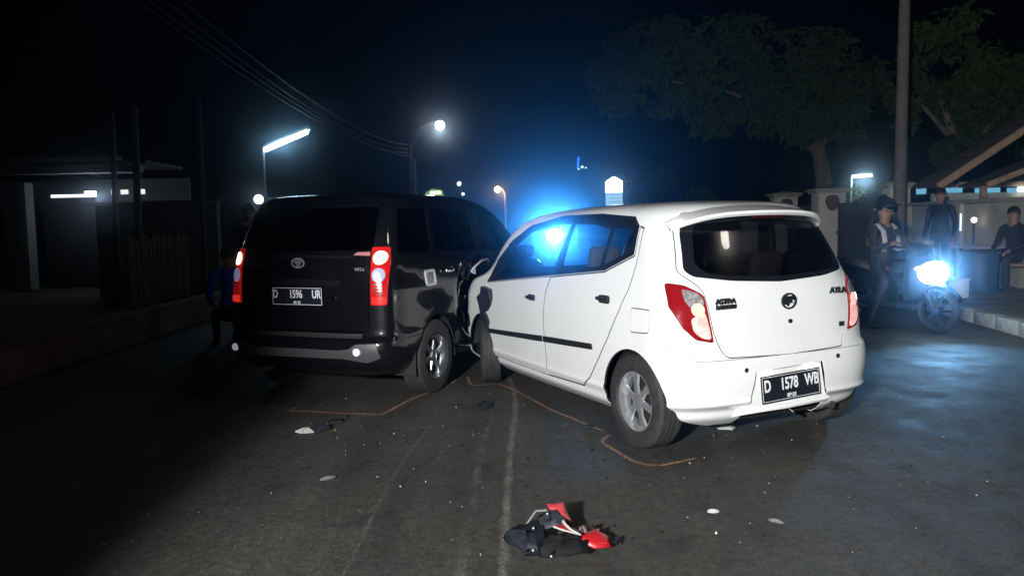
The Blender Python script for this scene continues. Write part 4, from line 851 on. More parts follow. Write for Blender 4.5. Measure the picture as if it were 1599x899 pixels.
# green lit awning
root = empty('lit_awning', (-3.35, 36.5, 0), 0, 'small green and yellow lit awning behind the street lamp post', 'awning')
b2 = prism([(-.42, 2.60), (.42, 2.60), (.30, 2.98), (-.10, 3.04), (-.42, 2.86)], 'Y', -.4, .1); obj('awning_sheet', b2, mat('green_sheet', (.15, .3, .08), .7, emit=(.35, .75, .22), es=.35), root, 0)
bm = BM(); box(bm, (.05, -.42, 2.86), (.50, .02, .14), .03); obj('lit_panel', bm, emis('yellow_green', (.85, 1, .62), 2.2), root)
for x in (-.35, .35):
    bm = BM(); tube(bm, [(x, -.1, 0), (x, -.1, 2.6)], .03, 6); obj('post', bm, mat('dark_metal'), root)
# ------------------------------------------------------------------ wires
WM = mat('cable', (.012, .013, .015), .6)
for k, (dx, z0, z1, sag, lab) in enumerate(((0, 4.78, 5.2, .75, 'uppermost overhead cable crossing the sky to the far post'), (.05, 4.62, 4.95, .80, 'second overhead cable below the uppermost one'), (-.08, 4.45, 4.80, .70, 'third overhead cable down, sagging over the black car'), (.1, 4.3, 4.6, .6, 'lowest overhead cable sagging to the far post'))):
    bm = BM(); P = []
    for i in range(25):
        t = i/24; P.append((-4.13-.55*t+dx*(1-t)+dx*2*t, 34-28*t, z0+(z1-z0)*t-4*sag*t*(1-t)))
    tube(bm, P, .009, 5); tag(obj('overhead_cable', bm, WM), lab, 'cable', 'overhead cables')
# ------------------------------------------------------------------ left side, almost lost in the dark
root = empty('shop_building', (-11, 20, 0), 0, 'low shop building with a bright white lamp strip under its eave at the left', 'building')
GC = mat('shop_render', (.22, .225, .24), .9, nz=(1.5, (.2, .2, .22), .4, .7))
def lb(name, x, y, z, sx, sy, sz, m, parent=root, bev=.01):
    bm = BM(); box(bm, (x, y, z), (sx, sy, sz), bev); return obj(name, bm, m, parent)
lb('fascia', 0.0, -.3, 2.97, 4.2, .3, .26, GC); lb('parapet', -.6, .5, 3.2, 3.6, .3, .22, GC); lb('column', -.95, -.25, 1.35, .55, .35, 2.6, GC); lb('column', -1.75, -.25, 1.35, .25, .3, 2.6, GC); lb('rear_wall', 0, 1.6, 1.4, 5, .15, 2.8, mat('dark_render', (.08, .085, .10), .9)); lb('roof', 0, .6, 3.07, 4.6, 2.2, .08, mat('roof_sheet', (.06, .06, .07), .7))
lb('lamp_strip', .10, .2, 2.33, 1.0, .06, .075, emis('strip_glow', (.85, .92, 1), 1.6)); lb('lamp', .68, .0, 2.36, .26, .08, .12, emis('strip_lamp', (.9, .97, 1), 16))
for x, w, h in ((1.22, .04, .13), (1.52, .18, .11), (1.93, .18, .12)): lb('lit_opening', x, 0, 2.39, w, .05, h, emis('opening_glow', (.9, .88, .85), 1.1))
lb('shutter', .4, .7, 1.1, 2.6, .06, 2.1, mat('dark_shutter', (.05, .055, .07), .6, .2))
l = lamp('shop_light', 'POINT', (0, 0, 0), 10, (.85, .93, 1), None, .1); l.parent = root; l.location = (1.1, -.35, 2.25)
for x, y, h, r, lab in ((-7.32, 15, 3.6, .05, 'thin dark post in front of the lit shop'), (-6.45, 14, 3.5, .06, 'second dark post right of the lit shop'), (-5.9, 15.5, 3.9, .045, 'third dark post left of the black car')):
    pole('roadside_post', [(x, y, 0), (x+.05, y, h)], r, lab, 'post', mat('post_grey', (.035, .035, .04), .7), 'dark posts at the left')
root = empty('timber_fence', (-5.45, 12.6, 0), R(88), 'dark brown upright timber fence behind the low wall at the left', 'fence')
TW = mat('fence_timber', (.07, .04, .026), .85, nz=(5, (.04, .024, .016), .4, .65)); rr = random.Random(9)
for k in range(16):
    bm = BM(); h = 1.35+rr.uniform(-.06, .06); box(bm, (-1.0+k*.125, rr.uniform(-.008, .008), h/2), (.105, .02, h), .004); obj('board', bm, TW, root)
for z in (.4, 1.1):
    bm = BM(); box(bm, (-.05, .03, z), (2.1, .035, .07)); obj('rail', bm, TW, root)
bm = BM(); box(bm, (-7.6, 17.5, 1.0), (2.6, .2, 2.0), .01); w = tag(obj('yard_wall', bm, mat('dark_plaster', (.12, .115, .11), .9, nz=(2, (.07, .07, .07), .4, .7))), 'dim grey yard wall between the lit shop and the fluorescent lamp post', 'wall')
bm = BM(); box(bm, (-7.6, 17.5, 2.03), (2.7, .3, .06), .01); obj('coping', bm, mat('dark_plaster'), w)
# ------------------------------------------------------------------ people
SKIN = mat('skin', (.30, .17, .11), .55); HAIR = mat('hair', (.012, .010, .009), .6)
def human(name, J, label, shirt, trousers, loc, rz, helmet=None, sub=2, group=None, extra=None, shoes=None):
    """J: joint dictionary in local metres (x forward, y left, z up)"""
    root = empty(name, loc, rz, label, 'person', group)
    V, E, Rd, Tg = [], [], [], []
    def add(p, r, t, par=None):
        V.append(Vector(p)); Rd.append(r); Tg.append(t)
        if par is not None: E.append((par, len(V)-1))
        return len(V)-1
    pel = add(J['pelvis'], (.135, .15), 2); wai = add(J['waist'], (.115, .145), 1, pel); che = add(J['chest'], (.12, .165), 1, wai); nb = add(J['neckbase'], (.07, .085), 1, che)
    nk = add(J['neck'], (.052, .052), 0, nb); h1 = add(J['head'], (.085, .075), 0, nk); h2 = add(Vector(J['head'])+Vector(J.get('headup', (.0, 0, .09))), (.088, .078), 0, h1)
    for s in (1, -1):
        k = 'l' if s > 0 else 'r'
        sh = add(J['sh_'+k], (.066, .066), 1, nb); el = add(J['el_'+k], (.046, .046), 1, sh); wr = add(J['wr_'+k], (.032, .032), 1, el)
        w = Vector(J['wr_'+k]); d = (w-Vector(J['el_'+k])).normalized(); sd = d.cross(Vector((0, 0, 1))).normalized()*s; dn = d.cross(sd)
        pm = add(w+d*.07, (.034, .016), 0, wr)
        for q, (off, ln) in enumerate(((-.030, .075), (-.010, .085), (.010, .08), (.028, .062))):
            f1 = add(w+d*.105+sd*off, (.0095, .0095), 0, pm); add(w+d*(.105+ln*.55)+sd*off+Vector((0, 0, -ln*.6)), (.008, .008), 0, f1)
        t1 = add(w+d*.05-sd*.045, (.011, .011), 0, pm); add(w+d*.085-sd*.055+Vector((0, 0, -.02)), (.009, .009), 0, t1)
        hp = add(J['hip_'+k], (.09, .095), 2, pel); kn = add(J['kn_'+k], (.062, .062), 2, hp); an = add(J['an_'+k], (.045, .042), 2, kn); hb = add(Vector(J['an_'+k])+Vector((.03, 0, -.05)), (.045, .042), 3, an); add(Vector(J['an_'+k])+Vector((.17, 0, -.065)), (.04, .028), 3, hb)
    me = bpy.data.meshes.new('body'); me.from_pydata(V, E, [])
    o = bpy.data.objects.new('tmp', me); COL.objects.link(o); o.modifiers.new('k', 'SKIN')
    for i, v in enumerate(me.skin_vertices[0].data): v.radius = Rd[i]; v.use_root = (i == 0)
    su = o.modifiers.new('s', 'SUBSURF'); su.levels = su.render_levels = sub
    dg = bpy.context.evaluated_depsgraph_get(); out = bpy.data.meshes.new_from_object(o.evaluated_get(dg)); bpy.data.objects.remove(o)
    segs = [(V[a], V[b], Tg[b], Tg[a]) for a, b in E]; mi = []
    for p in out.polygons:
        c = p.center; best = None
        for a, b, tb, ta in segs:
            ab = b-a; t = max(0, min(1, (c-a).dot(ab)/max(1e-9, ab.dot(ab)))); dd = (c-(a+ab*t)).length
            if best is None or dd < best[0]: best = (dd, tb if t > .35 else ta)
        mi.append(best[1])
    b = obj('body', out, [SKIN, shirt, trousers, shoes or mat('shoes', (.02, .02, .022), .6)], root, 60); out.polygons.foreach_set('material_index', mi)
    hd = Vector(J['head']); fwd = Vector(J.get('face', (1, 0, 0))).normalized(); lf = Vector((-fwd.y, fwd.x, 0)).normalized()
    def blob(nm, c, r, m, par=b, sc=(1, 1, 1)):
        bm = BM(); bmesh.ops.create_uvsphere(bm, u_segments=12, v_segments=8, radius=r)
        for v in bm.verts: v.co = Vector((v.co.x*sc[0], v.co.y*sc[1], v.co.z*sc[2]))
        return obj(nm, bm, m, par, 60, tuple(c))
    for s in (1, -1):
        blob('eye', hd+fwd*.082+lf*.032*s+Vector((0, 0, .045)), .011, mat('eye', (.03, .02, .02), .2)); blob('ear', hd+lf*.082*s+Vector((0, 0, .035)), .028, SKIN, b, (.7, .4, 1.1))
    blob('nose', hd+fwd*.094+Vector((0, 0, .015)), .017, SKIN, b, (1, .8, 1.3)); blob('mouth', hd+fwd*.086+Vector((0, 0, -.03)), .02, mat('lips', (.22, .09, .07), .5), b, (.5, 1.1, .35))
    top = hd+Vector((0, 0, .075))
    bm = BM(); bmesh.ops.create_uvsphere(bm, u_segments=24, v_segments=16, radius=1)
    if helmet:
        for v in list(bm.verts):
            if v.co.z < -.35: v.co.z = -.35
        for v in bm.verts: v.co = Vector((v.co.x*.148, v.co.y*.132, v.co.z*.145))
        cutf = [v for v in bm.verts if v.co.dot(fwd) > .07 and v.co.z < .02]; bmesh.ops.delete(bm, geom=cutf, context='VERTS')
        hm = obj('helmet', bm, helmet, root, 60, tuple(top+Vector((0, 0, .01))))
        bm = BM(); box(bm, tuple(fwd*.16+Vector((0, 0, .045))), (.10, .20, .015), .005, (0, .15, math.atan2(fwd.y, fwd.x))); obj('visor_peak', bm, helmet, hm)
    else:
        for v in bm.verts: v.co = Vector((v.co.x*.102, v.co.y*.094, v.co.z*.108))
        bmesh.ops.delete(bm, geom=[v for v in bm.verts if (v.co.dot(fwd) > .03 and v.co.z < .035) or v.co.z < -.05], context='VERTS')
        obj('hair', bm, HAIR, root, 60, tuple(top-fwd*.012))
    return root
def stand(h=1.68, arm=(.02, .32), sit=False):
    k = h/1.70; g = lambda *p: tuple(q*k for q in p)
    J = dict(pelvis=g(0, 0, .93), waist=g(0, 0, 1.08), chest=g(.01, 0, 1.28), neckbase=g(0, 0, 1.42), neck=g(.01, 0, 1.48), head=g(.03, 0, 1.565))
    for s, n in ((1, 'l'), (-1, 'r')):
        J['sh_'+n] = g(0, .19*s, 1.39); J['el_'+n] = g(-.02, .25*s, 1.11); J['wr_'+n] = g(.08, .26*s, .87); J['hip_'+n] = g(0, .10*s, .88); J['kn_'+n] = g(.02+.05*s, .11*s, .49); J['an_'+n] = g(.0+.08*s, .12*s, .085)
    return J
def seated(z=.45):
    J = dict(pelvis=(0, 0, z+.12), waist=(.02, 0, z+.27), chest=(.05, 0, z+.46), neckbase=(.05, 0, z+.60), neck=(.07, 0, z+.66), head=(.09, 0, z+.745))
    for s, n in ((1, 'l'), (-1, 'r')):
        J['sh_'+n] = (.05, .19*s, z+.57); J['el_'+n] = (.14, .24*s, z+.30); J['wr_'+n] = (.36, .16*s, z+.22); J['hip_'+n] = (.04, .10*s, z+.09); J['kn_'+n] = (.44, .13*s, z+.07); J['an_'+n] = (.40, .12*s, .085)
    return J
NAVY = mat('navy_cloth', (.012, .014, .024), .9); BLKC = mat('black_cloth', (.015, .015, .018), .9); GREYC = mat('grey_cloth', (.05, .05, .055), .9); BLUEC = mat('blue_cloth', (.02, .04, .60), .8)
# ------------------------------------------------------------------ scooter
def scooter(loc, rz, label, body_m, head_z=.74, lens=(.36, .14), glow=None, spot=None):
    r = empty('motor_scooter', loc, rz, label, 'motorcycle')
    bk = M_BLK; tm = M_TYRE
    def wheel(x):
        bm = BM(); lathe(bm, [(.20, .030), (.215, .036), (.215, -.036), (.20, -.030), (.185, 0)], 32, 'Y', close=True)
        for k in range(5):
            a = 2*math.pi*k/5; box(bm, (.10*math.cos(a), 0, .10*math.sin(a)), (.19, .025, .03), .004, (0, -a, 0))
        lathe(bm, [(.045, -.06), (.045, .06)], 16, 'Y'); w = obj('wheel', bm, mat('dark_rim', (.03, .03, .035), .4, .5), r, 35, (x, 0, .275))
        bm = BM(); lathe(bm, [(.235+.045*math.cos(t), .045*math.sin(t)) for t in [2*math.pi*k/12 for k in range(12)]], 36, 'Y', close=True); obj('tyre', bm, tm, w, 60)
    wheel(-.62); wheel(.64)
    def loft(name, secs, m, par=r, n=16, ex=2.6):   # sections: centre x,z, half width, half height
        bm = BM(); rings = []
        for x, z, hw, hh in secs:
            ring = []
            for k in range(n):
                t = 2*math.pi*k/n; c, s = math.cos(t), math.sin(t)
                ring.append(bm.verts.new((x, hw*math.copysign(abs(c)**(2/ex), c), z+hh*math.copysign(abs(s)**(2/ex), s))))
            rings.append(ring)
        for a, b in zip(rings, rings[1:]):
            for k in range(n): bm.faces.new((a[k], a[(k+1)%n], b[(k+1)%n], b[k]))
        bm.faces.new(rings[0]); bm.faces.new(rings[-1]); return obj(name, bm, m, par, 50)
    tb = loft('tail_body', [(-.98, .80, .03, .02), (-.85, .76, .10, .06), (-.6, .70, .14, .11), (-.3, .62, .15, .14), (-.08, .52, .13, .17), (.02, .42, .10, .12)], body_m)
    bm = BM(); box(bm, (-.97, 0, .74), (.04, .14, .06), .01); obj('tail_light', bm, mat('scooter_tail', (.5, .01, .01), .2, emit=(1, .05, .03), es=.3), tb)
    loft('seat', [(-.88, .845, .08, .03), (-.6, .83, .14, .045), (-.3, .77, .14, .05), (-.12, .75, .10, .05), (-.04, .74, .05, .03)], M_SEAT)
    bm = BM(); box(bm, (.15, 0, .30), (.50, .30, .08), .03); obj('floorboard', bm, bk, r)
    loft('leg_shield', [(.30, .62, .17, .34), (.37, .62, .19, .33), (.43, .64, .17, .28)], bk)
    loft('front_apron', [(.40, .62, .20, .30), (.48, .66, .17, .26), (.56, .70, .12, .17), (.60, .72, .07, .08)], body_m)
    loft('front_fender', [(.36, .50, .04, .02), (.46, .56, .07, .03), (.62, .585, .075, .03), (.78, .54, .07, .03), (.92, .42, .045, .03)], body_m)
    for s in (1, -1):
        bm = BM(); tube(bm, [(.46, s*.065, .62), (.64, s*.065, .275)], .022, 8); obj('fork', bm, bk, r)
    hb = loft('handlebar_cowl', [(.26, .98, .12, .05), (.36, 1.0, .19, .06), (.44, .97, .12, .05)], body_m)
    bm = BM(); tube(bm, [(.30, -.36, 1.02), (.33, -.15, 1.0), (.33, .15, 1.0), (.30, .36, 1.02)], .013, 8); obj('handlebar', bm, bk, r)
    bm = BM(); tube(bm, [(.40, 0, .40), (.34, 0, .98)], .04, 10); obj('steering_column', bm, bk, r)
    for s in (1, -1):
        bm = BM(); tube(bm, [(.30, s*.26, 1.02), (.30, s*.38, 1.025)], .02, 10); obj('grip', bm, bk, r)
        bm = BM(); tube(bm, [(.33, s*.24, 1.02), (.34, s*.30, 1.18)], .006, 6); box(bm, (.34, s*.33, 1.21), (.025, .13, .08), .012); mr = obj('mirror', bm, bk, r)
        bm = BM(); box(bm, (.50, s*.20, .78), (.05, .07, .05), .015); obj('indicator', bm, mat('amber_lens', (.6, .22, .02), .2), r)
    hl = BM(); bmesh.ops.create_uvsphere(hl, u_segments=20, v_segments=12, radius=1)
    for v in hl.verts: v.co = Vector((v.co.x*.05, v.co.y*lens[0]/2, v.co.z*lens[1]/2))
    hx = .575 if head_z < .9 else .46
    obj('headlamp', hl, glow or M_CLEAR, r, 60, (hx, 0, head_z))
    if head_z > .9: loft('headlamp_nacelle', [(.34, head_z, .10, .08), (.40, head_z, .15, .11), (.44, head_z, .13, .10)], body_m)
    bm = BM(); box(bm, (.655, 0, .49), (.012, .20, .08), .003); obj('number_plate', bm, mat('plate_black'), r)
    loft('engine_case', [(-.72, .30, .05, .07), (-.5, .30, .10, .09), (-.2, .32, .11, .10), (-.05, .33, .06, .06)], mat('engine_metal', (.12, .12, .125), .5, .6))
    bm = BM(); tube(bm, [(-.2, -.17, .26), (-.45, -.19, .28), (-.5, -.2, .31), (-.9, -.21, .37)], [.018, .02, .045, .05], 12); obj('exhaust', bm, mat('exhaust_steel', (.2, .2, .21), .3, .8), r)
    if spot:
        l = lamp('headlamp_beam', 'SPOT', (0, 0, 0), spot[0], spot[1], None, .06, spot[2], .8 if spot[2] > 60 else .12); l.parent = r; l.location = (hx+.09, 0, head_z)
        l.rotation_euler = Vector((1, spot[3], spot[4])).to_track_quat('-Z', 'Y').to_euler()
    return r
SB = mat('scooter_blue_black', (.008, .010, .018), .3, 0, .8); HG = emis('bike_headlamp_glow', (.55, .82, 1), 60)
dx, dy = 4.93-4.40, 9.62-10.72; rzb = math.atan2(dy, dx)
scooter((4.78, 10.12, 0), rzb, 'dark motor scooter with glaring blue-white headlamp ridden behind the white car', SB, .72, (.54, .27), HG, (240, (.22, .55, 1), 100, -.85, .10))  # lens drawn larger than life to imitate glare
J = seated(.67); J['an_l'] = (.36, .16, .42); J['an_r'] = (.36, -.16, .42); J['kn_l'] = (.42, .20, .80); J['kn_r'] = (.42, -.20, .80); J['wr_l'] = (.40, .30, 1.06); J['wr_r'] = (.40, -.30, 1.06); J['el_l'] = (.20, .34, 1.00); J['el_r'] = (.20, -.34, 1.00); J['an_r'] = (.10, -.30, .10); J['kn_r'] = (.30, -.26, .60); J['face'] = (1, -.45, 0)
fx, fy = dx/math.hypot(dx, dy), dy/math.hypot(dx, dy)
rd = human('person', J, 'rider in dark helmet and jacket with white shoulder straps on the glaring scooter', mat('dark_jacket', (.03, .028, .032), .8), NAVY, (4.78-fx*.20, 10.12-fy*.20, 0), rzb, mat('helmet_shell', (.012, .013, .02), .2, 0, .6))
for s in (1, -1):   # white straps lying on the jacket front
    bm = BM(); P = [(-.03, .13*s, 1.285), (.08, .125*s, 1.30), (.165, .125*s, 1.22), (.19, .125*s, 1.09), (.175, .125*s, .97)]
    for a in range(len(P)-1):
        d = Vector(P[a+1])-Vector(P[a]); box(bm, tuple((Vector(P[a])+Vector(P[a+1]))/2), (d.length+.02, .075, .018), .006, (0, -math.atan2(d.z, d.x), 0))
    obj('strap', bm, mat('white_cloth', (.5, .5, .52), .8), rd)
# the motorcycle whose headlamp blazes through the side windows of the white car
hgp = (1.40, 26.4)
scooter((hgp[0]+.05, hgp[1]+.45, 0), R(-93), 'far motorcycle whose blazing headlamp shines through the white car side windows', SB, 1.0, (.52, .42), emis('far_headlamp_glow', (.60, .88, 1), 70), (10500, (.08, .42, 1), 30, .0, .215))  # oversized lens stands in for the bloom round this headlamp
J = seated(.75); J['wr_l'] = (.50, .30, 1.03); J['wr_r'] = (.50, -.30, 1.03); J['kn_l'] = (.42, .20, .80); J['kn_r'] = (.42, -.2, .8); J['an_l'] = (.36, .16, .42); J['an_r'] = (.36, -.16, .42)
human('person', J, 'rider on the far motorcycle with the blazing headlamp', BLKC, NAVY, (hgp[0]+.05, hgp[1]+.67, 0), R(-93), mat('helmet_shell'), 1)
# bystanders
human('person', stand(1.70), 'standing bystander in dark clothes just right of the rider', NAVY, BLKC, (7.70, 14.5, .15), R(215), sub=1)
human('person', stand(1.64), 'bystander in grey top against the wall between rider and standing man', GREYC, NAVY, (7.55, 16.4, .15), R(240), sub=1)
human('person', seated(.45), 'dark seated bystander at the right edge below the wall', BLKC, BLKC, (8.25, 13.2, .15), R(205), sub=2)
human('person', stand(1.72), 'person in dark clothes standing left of the black car', BLKC, BLKC, (-3.62, 11.2, 0), R(-70), sub=1)
J = seated(.30); human('person', J, 'crouching person in a blue shirt left of the black car tail lamp', BLUEC, BLKC, (-3.38, 9.7, 0), R(120), sub=2)
# bench, boxes and table on the right pavement
bn = empty('bench', (8.32, 13.25, .15), R(115), 'low dark bench under the seated bystander', 'bench')
bm = BM(); box(bm, (0, 0, .42), (1.3, .36, .05), .01); obj('seat', bm, WOOD, bn)
for x in (-.55, .55):
    for y in (-.13, .13):
        bm = BM(); box(bm, (x, y, .2), (.05, .05, .4), .006); obj('leg', bm, WOOD, bn)
bx = empty('white_box', (6.62, 12.1, .15), R(12), 'white box standing on the pavement beside the scooter headlamp', 'box'); WB = mat('white_foam', (.6, .62, .64), .7)
bm = BM(); box(bm, (0, 0, .14), (.36, .28, .26), .015); obj('box_body', bm, WB, bx); bm = BM(); box(bm, (0, 0, .285), (.38, .30, .035), .01); obj('lid', bm, WB, bx)
bt = empty('blue_bin', (7.55, 13.0, .15), 0, 'dark blue plastic drum on the pavement right of the white box', 'bin'); bm = BM(); lathe(bm, [(.24, 0), (.27, .1), (.28, .45), (.26, .62)], 24, 'Z'); obj('drum', bm, mat('blue_plastic', (.018, .035, .08), .5), bt); bm = BM(); lathe(bm, [(.28, .62), (.285, .66), (.1, .69)], 24, 'Z'); obj('lid', bm, mat('blue_plastic'), bt)
tb = empty('table', (7.95, 13.75, .15), R(100), 'small table with a pale top in front of the wall', 'table')
bm = BM(); box(bm, (0, 0, .70), (.75, .5, .04), .01); obj('top', bm, mat('pale_table', (.42, .34, .32), .7), tb)
for x in (-.33, .33):
    for y in (-.2, .2):
        bm = BM(); box(bm, (x, y, .34), (.04, .04, .68)); obj('leg', bm, M_BLK, tb)
lr = empty('wall_lamp', (8.50, 14.85, 0), 0, 'small lit bulb on a thin post before the plaster wall', 'lamp'); bm = BM(); tube(bm, [(0, 0, .15), (0, 0, 1.25)], .02, 8); obj('post', bm, mat('post_grey'), lr)
bm = BM(); bmesh.ops.create_uvsphere(bm, u_segments=12, v_segments=8, radius=.05); obj('bulb', bm, emis('wall_bulb', (1, .92, .85), 4), lr, 60, (0, 0, 1.30))
bm = BM(); tube(bm, [(8.45, 15.2, 1.10), (8.45, 15.2, 1.42)], .014, 8); tag(obj('tube_lamp', bm, emis('cold_tube', (.7, .85, 1), 2.2)), 'short upright white tube light left of the small bulb', 'lamp')

l = lamp('headlamp_spill', 'POINT', (5.10, 9.42, .80), 3, (.18, .52, 1), None, .10)
# ------------------------------------------------------------------ debris
def shard(name, c, s, m, seed, label, cat='debris', n=7, th=.02, group=None, dome=.8, rz=0):
    """a broken, curved fragment: jagged outline, bent sheet with thickness"""
    rr = random.Random(seed); bm = BM(); out = []
    for k in range(n):
        a = 2*math.pi*k/n; q = rr.uniform(.38, 1.15); x, y = s[0]*math.cos(a)*q, s[1]*math.sin(a)*q
        out.append(bm.verts.new((x, y, rr.uniform(0, .35)*s[2])))
    c0 = bm.verts.new((rr.uniform(-.2, .2)*s[0], rr.uniform(-.2, .2)*s[1], s[2]))
    mid = [bm.verts.new((v.co+c0.co)/2+Vector((0, 0, s[2]*dome*rr.uniform(.1, .5)))) for v in out]
    for k in range(n):
        bm.faces.new((out[k], out[(k+1)%n], mid[(k+1)%n], mid[k])); bm.faces.new((mid[k], mid[(k+1)%n], c0))
    r = bmesh.ops.extrude_face_region(bm, geom=list(bm.faces)); bmesh.ops.translate(bm, verts=[v for v in r['geom'] if isinstance(v, bmesh.types.BMVert)], vec=(0, 0, .003+th*.3))
    o = obj(name, bm, m, None, 25, (c[0], c[1], .005), (0, 0, rz)); return tag(o, label, cat, group)
WP = mat('white_fragment', (.38, .38, .37), .4, 0, .3); BP = mat('black_fragment', (.009, .011, .016), .6, 0, 0, spec=.2, bump=.4, bscale=30); RP = mat('red_fragment', (.36, .010, .015), .4, 0, .2)
shard('plastic_fragment', (-1.44, 5.46), (.085, .035, .028), WP, 1, 'white broken plastic piece on the road behind the black car', rz=.4)
shard('plastic_fragment', (-1.36, 5.50), (.07, .04, .04), BP, 2, 'black shard touching the white broken piece behind the black car', rz=.2)
shard('plastic_fragment', (-1.30, 5.74), (.10, .035, .02), BP, 3, 'thin black ring-like piece further right behind the black car')
shard('plastic_fragment', (-.21, 6.10), (.07, .06, .05), BP, 4, 'dark lump between the chalk lines before the front wheel')
shard('plastic_fragment', (-1.05, 4.42), (.05, .012, .010), mat('grey_fragment', (.12, .115, .11), .6), 5, 'grey sliver on the left half of the road', rz=.6)
shard('plastic_fragment', (1.40, 5.30), (.075, .04, .03), WP, 6, 'white crumpled piece under the white car rear bumper', rz=.1)
shard('plastic_fragment', (1.28, 5.12), (.03, .02, .02), BP, 7, 'small black piece left of the white one under the bumper')
shard('plastic_fragment', (.95, 3.77), (.035, .012, .012), WP, 8, 'small pale chip in the middle of the right foreground', rz=-.1)
shard('plastic_fragment', (1.20, 3.63), (.042, .010, .010), mat('grey_fragment'), 9, 'grey splinter right of the pale chip in the foreground', rz=-.6)
shard('plastic_fragment', (.50, 5.44), (.045, .018, .012), BP, 10, 'black sliver beside the chalk along the white car')
# the smashed red and black motorcycle fairing in the foreground
fr = empty('smashed_fairing', (.155, 3.40, 0), 0, 'smashed red and black motorcycle fairing lying in the foreground', 'debris')
def sheet(name, pts, m, par, up, seed, sub=3, amp=.010):
    """curved sheet fragment from an outline of (x,y,z) points around a raised middle"""
    rr = random.Random(seed); bm = BM(); c = Vector((0, 0, 0)); P = [Vector(p) for p in pts]
    for p in P: c += p
    c = c/len(P)+Vector((0, 0, up)); rings = []
    if amp > .002:   # torn, jagged outline
        P = [q for k in range(len(P)) for q in (P[k], P[k].lerp(P[(k+1) % len(P)], rr.uniform(.3, .7))+(P[k]-c).normalized()*rr.uniform(-.018, .007)+Vector((0, 0, rr.uniform(-.01, .015))))]
    for k in range(sub+1):
        t = k/sub; rings.append([bm.verts.new(p.lerp(c, t*.92)+Vector((0, 0, up*.5*math.sin(math.pi*t)))+Vector((rr.uniform(-1, 1), rr.uniform(-1, 1), rr.uniform(-1, 1)))*amp*(1 if k else .4)) for p in P])
    n = len(P)
    for a, b in zip(rings, rings[1:]):
        for k in range(n): bm.faces.new((a[k], a[(k+1)%n], b[(k+1)%n], b[k]))
    bm.faces.new(rings[-1]); o = obj(name, bm, m, par, 50); so = o.modifiers.new('t', 'SOLIDIFY'); so.thickness = .004; return o
Z = lambda *a: a
sheet('black_cowl', [(-.215, .02, .05), (-.16, .07, .07), (-.07, .10, .09), (-.03, .04, .08), (-.03, -.06, .05), (-.06, -.115, .02), (-.13, -.09, .02), (-.18, -.04, .03)], BP, fr, .03, 1)
sheet('black_inner_panel', [(-.10, .10, .05), (-.05, .16, .09), (.02, .17, .11), (.09, .05, .09), (.05, .0, .08), (-.03, .02, .08)], mat('blue_grey_fragment', (.03, .034, .045), .6, spec=.25), fr, .02, 2)
sheet('red_blade', [(-.03, .20, .13), (.06, .205, .135), (.095, .06, .08), (.07, .05, .075), (.03, .14, .10), (-.01, .17, .11)], mat('pinkish_red', (.48, .05, .06), .4), fr, .008, 3, amp=.004)
sheet('black_belly', [(-.12, -.09, .01), (-.04, -.125, .01), (.05, -.13, .015), (.15, -.10, .02), (.20, -.04, .03), (.14, .0, .06), (.04, -.01, .07), (-.02, -.03, .06)], mat('gloss_black_fragment', (.006, .006, .007), .7, spec=.12), fr, .03, 4)
rf_ = sheet('red_panel', [(.13, .02, .06), (.21, .05, .07), (.205, .01, .06), (.245, -.005, .05), (.24, -.07, .03), (.17, -.08, .03), (.12, -.06, .05), (.11, -.02, .06)], RP, fr, .015, 5, amp=.002)
sheet('red_stripe', [(.005, -.035, .108), (.04, .005, .112), (.11, -.075, .086)], RP, fr, .002, 6, 2, .001)
for pts in ([(.045, .005, .118), (.055, -.025, .113), (.075, -.055, .103), (.115, -.078, .09)], [(.0, -.038, .112), (.04, -.056, .103), (.115, -.080, .089)]):
    bm = BM(); tube(bm, pts, [.007, .0065, .005, .002][:len(pts)] if len(pts) == 4 else [.004, .004, .002], 6); obj('white_stripe', bm, WP, fr)
sheet('torn_tab', [(.235, -.02, .05), (.285, -.01, .05), (.28, -.05, .03), (.24, -.06, .03)], BP, fr, .01, 8, 2, .01)
sheet('torn_foam', [(.09, -.03, .10), (.14, -.01, .10), (.15, -.05, .085), (.11, -.06, .09)], mat('dirty_foam', (.14, .09, .085), .9), fr, .012, 9, 2, .01)
for x, y, z in ((-.02, .08, .125), (-.085, -.02, .10), (-.09, -.10, .035), (-.015, -.128, .02)):
    bm = BM(); bmesh.ops.create_uvsphere(bm, u_segments=8, v_segments=6, radius=.0055); obj('screw_head', bm, WP, fr, 60, (x, y, z))
bm = BM(); tube(bm, [(-.12, .10, .06), (-.07, .13, .12), (-.02, .125, .125)], .005, 6); obj('bent_bracket', bm, M_ALLOY, fr)
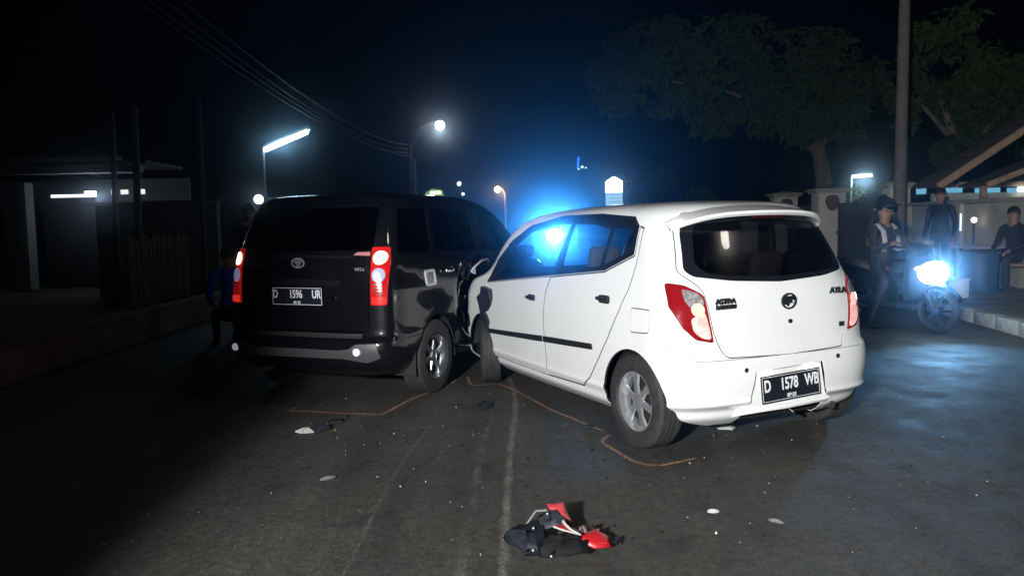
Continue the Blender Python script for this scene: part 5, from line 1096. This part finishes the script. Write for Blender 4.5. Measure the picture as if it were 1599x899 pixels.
# glass crumbs and grit
rr = random.Random(77); verts, faces = [], []
for k in range(300):
    x, y = rr.uniform(-1.9, 3.2), rr.uniform(2.8, 7.0); s = rr.uniform(.002, .006) if rr.random() < .9 else rr.uniform(.006, .011); i = len(verts)
    p = Vector((x, y, .003)); verts += [p+Vector((rr.uniform(-1, 1)*s, rr.uniform(-1, 1)*s, rr.uniform(0, .5)*s)) for _ in range(3)]+[p+Vector((0, 0, s*1.3))]
    faces += [(i, i+1, i+3), (i+1, i+2, i+3), (i+2, i, i+3)]
me = bpy.data.meshes.new('glass_crumbs'); me.from_pydata(verts, [], faces); tag(obj('glass_crumbs', me, mat('glass_crumb', (.36, .35, .33), .4), ang=0), 'tiny pale glass crumbs and grit scattered over the road', 'debris', kind='stuff')

rr = random.Random(78); verts, faces, mi = [], [], []
for k in range(110):   # splinters, thickest where the cars met and round the fairing
    cx, cy, sp = rr.choice(((-.35, 6.6, .8), (-1.2, 5.6, .5), (.2, 3.5, .6), (1.2, 4.6, .9), (-.4, 5.0, .9)))
    p = Vector((rr.gauss(cx, sp*.6), rr.gauss(cy, sp*.6), .004)); s = rr.uniform(.008, .024); i = len(verts); a = rr.uniform(0, 6.28); d = Vector((math.cos(a), math.sin(a), 0)); e = Vector((-d.y, d.x, 0))
    verts += [p-d*s, p+d*s*rr.uniform(.5, 1.2)+e*s*.2, p+e*s*rr.uniform(.2, .6), p+Vector((0, 0, s*rr.uniform(.2, .6)))]
    faces += [(i, i+1, i+3), (i+1, i+2, i+3), (i+2, i, i+3)]; q = rr.choice((0, 0, 0, 1, 2)); mi += [q]*3
me = bpy.data.meshes.new('plastic_splinters'); me.from_pydata(verts, [], faces); me.polygons.foreach_set('material_index', mi); tag(obj('plastic_splinters', me, [BP, WP, mat('grey_fragment')], ang=0), 'small dark and pale plastic splinters strewn between the cars', 'debris', kind='stuff')
# ------------------------------------------------------------------ scattering volume added to give the lamps a lens-like bloom
m = bpy.data.materials.new('bloom_haze'); m.use_nodes = True; t = m.node_tree; t.nodes.clear(); o_ = t.nodes.new('ShaderNodeOutputMaterial'); pv = t.nodes.new('ShaderNodeVolumePrincipled')
pv.inputs['Density'].default_value = .0045; pv.inputs['Color'].default_value = (.55, .76, 1, 1); pv.inputs['Anisotropy'].default_value = .978; t.links.new(pv.outputs[0], o_.inputs['Volume'])
bm = BM(); box(bm, (0, 35, 6), (64, 110, 14.2)); tag(obj('bloom_haze', bm, m, ang=0), kind='stuff')
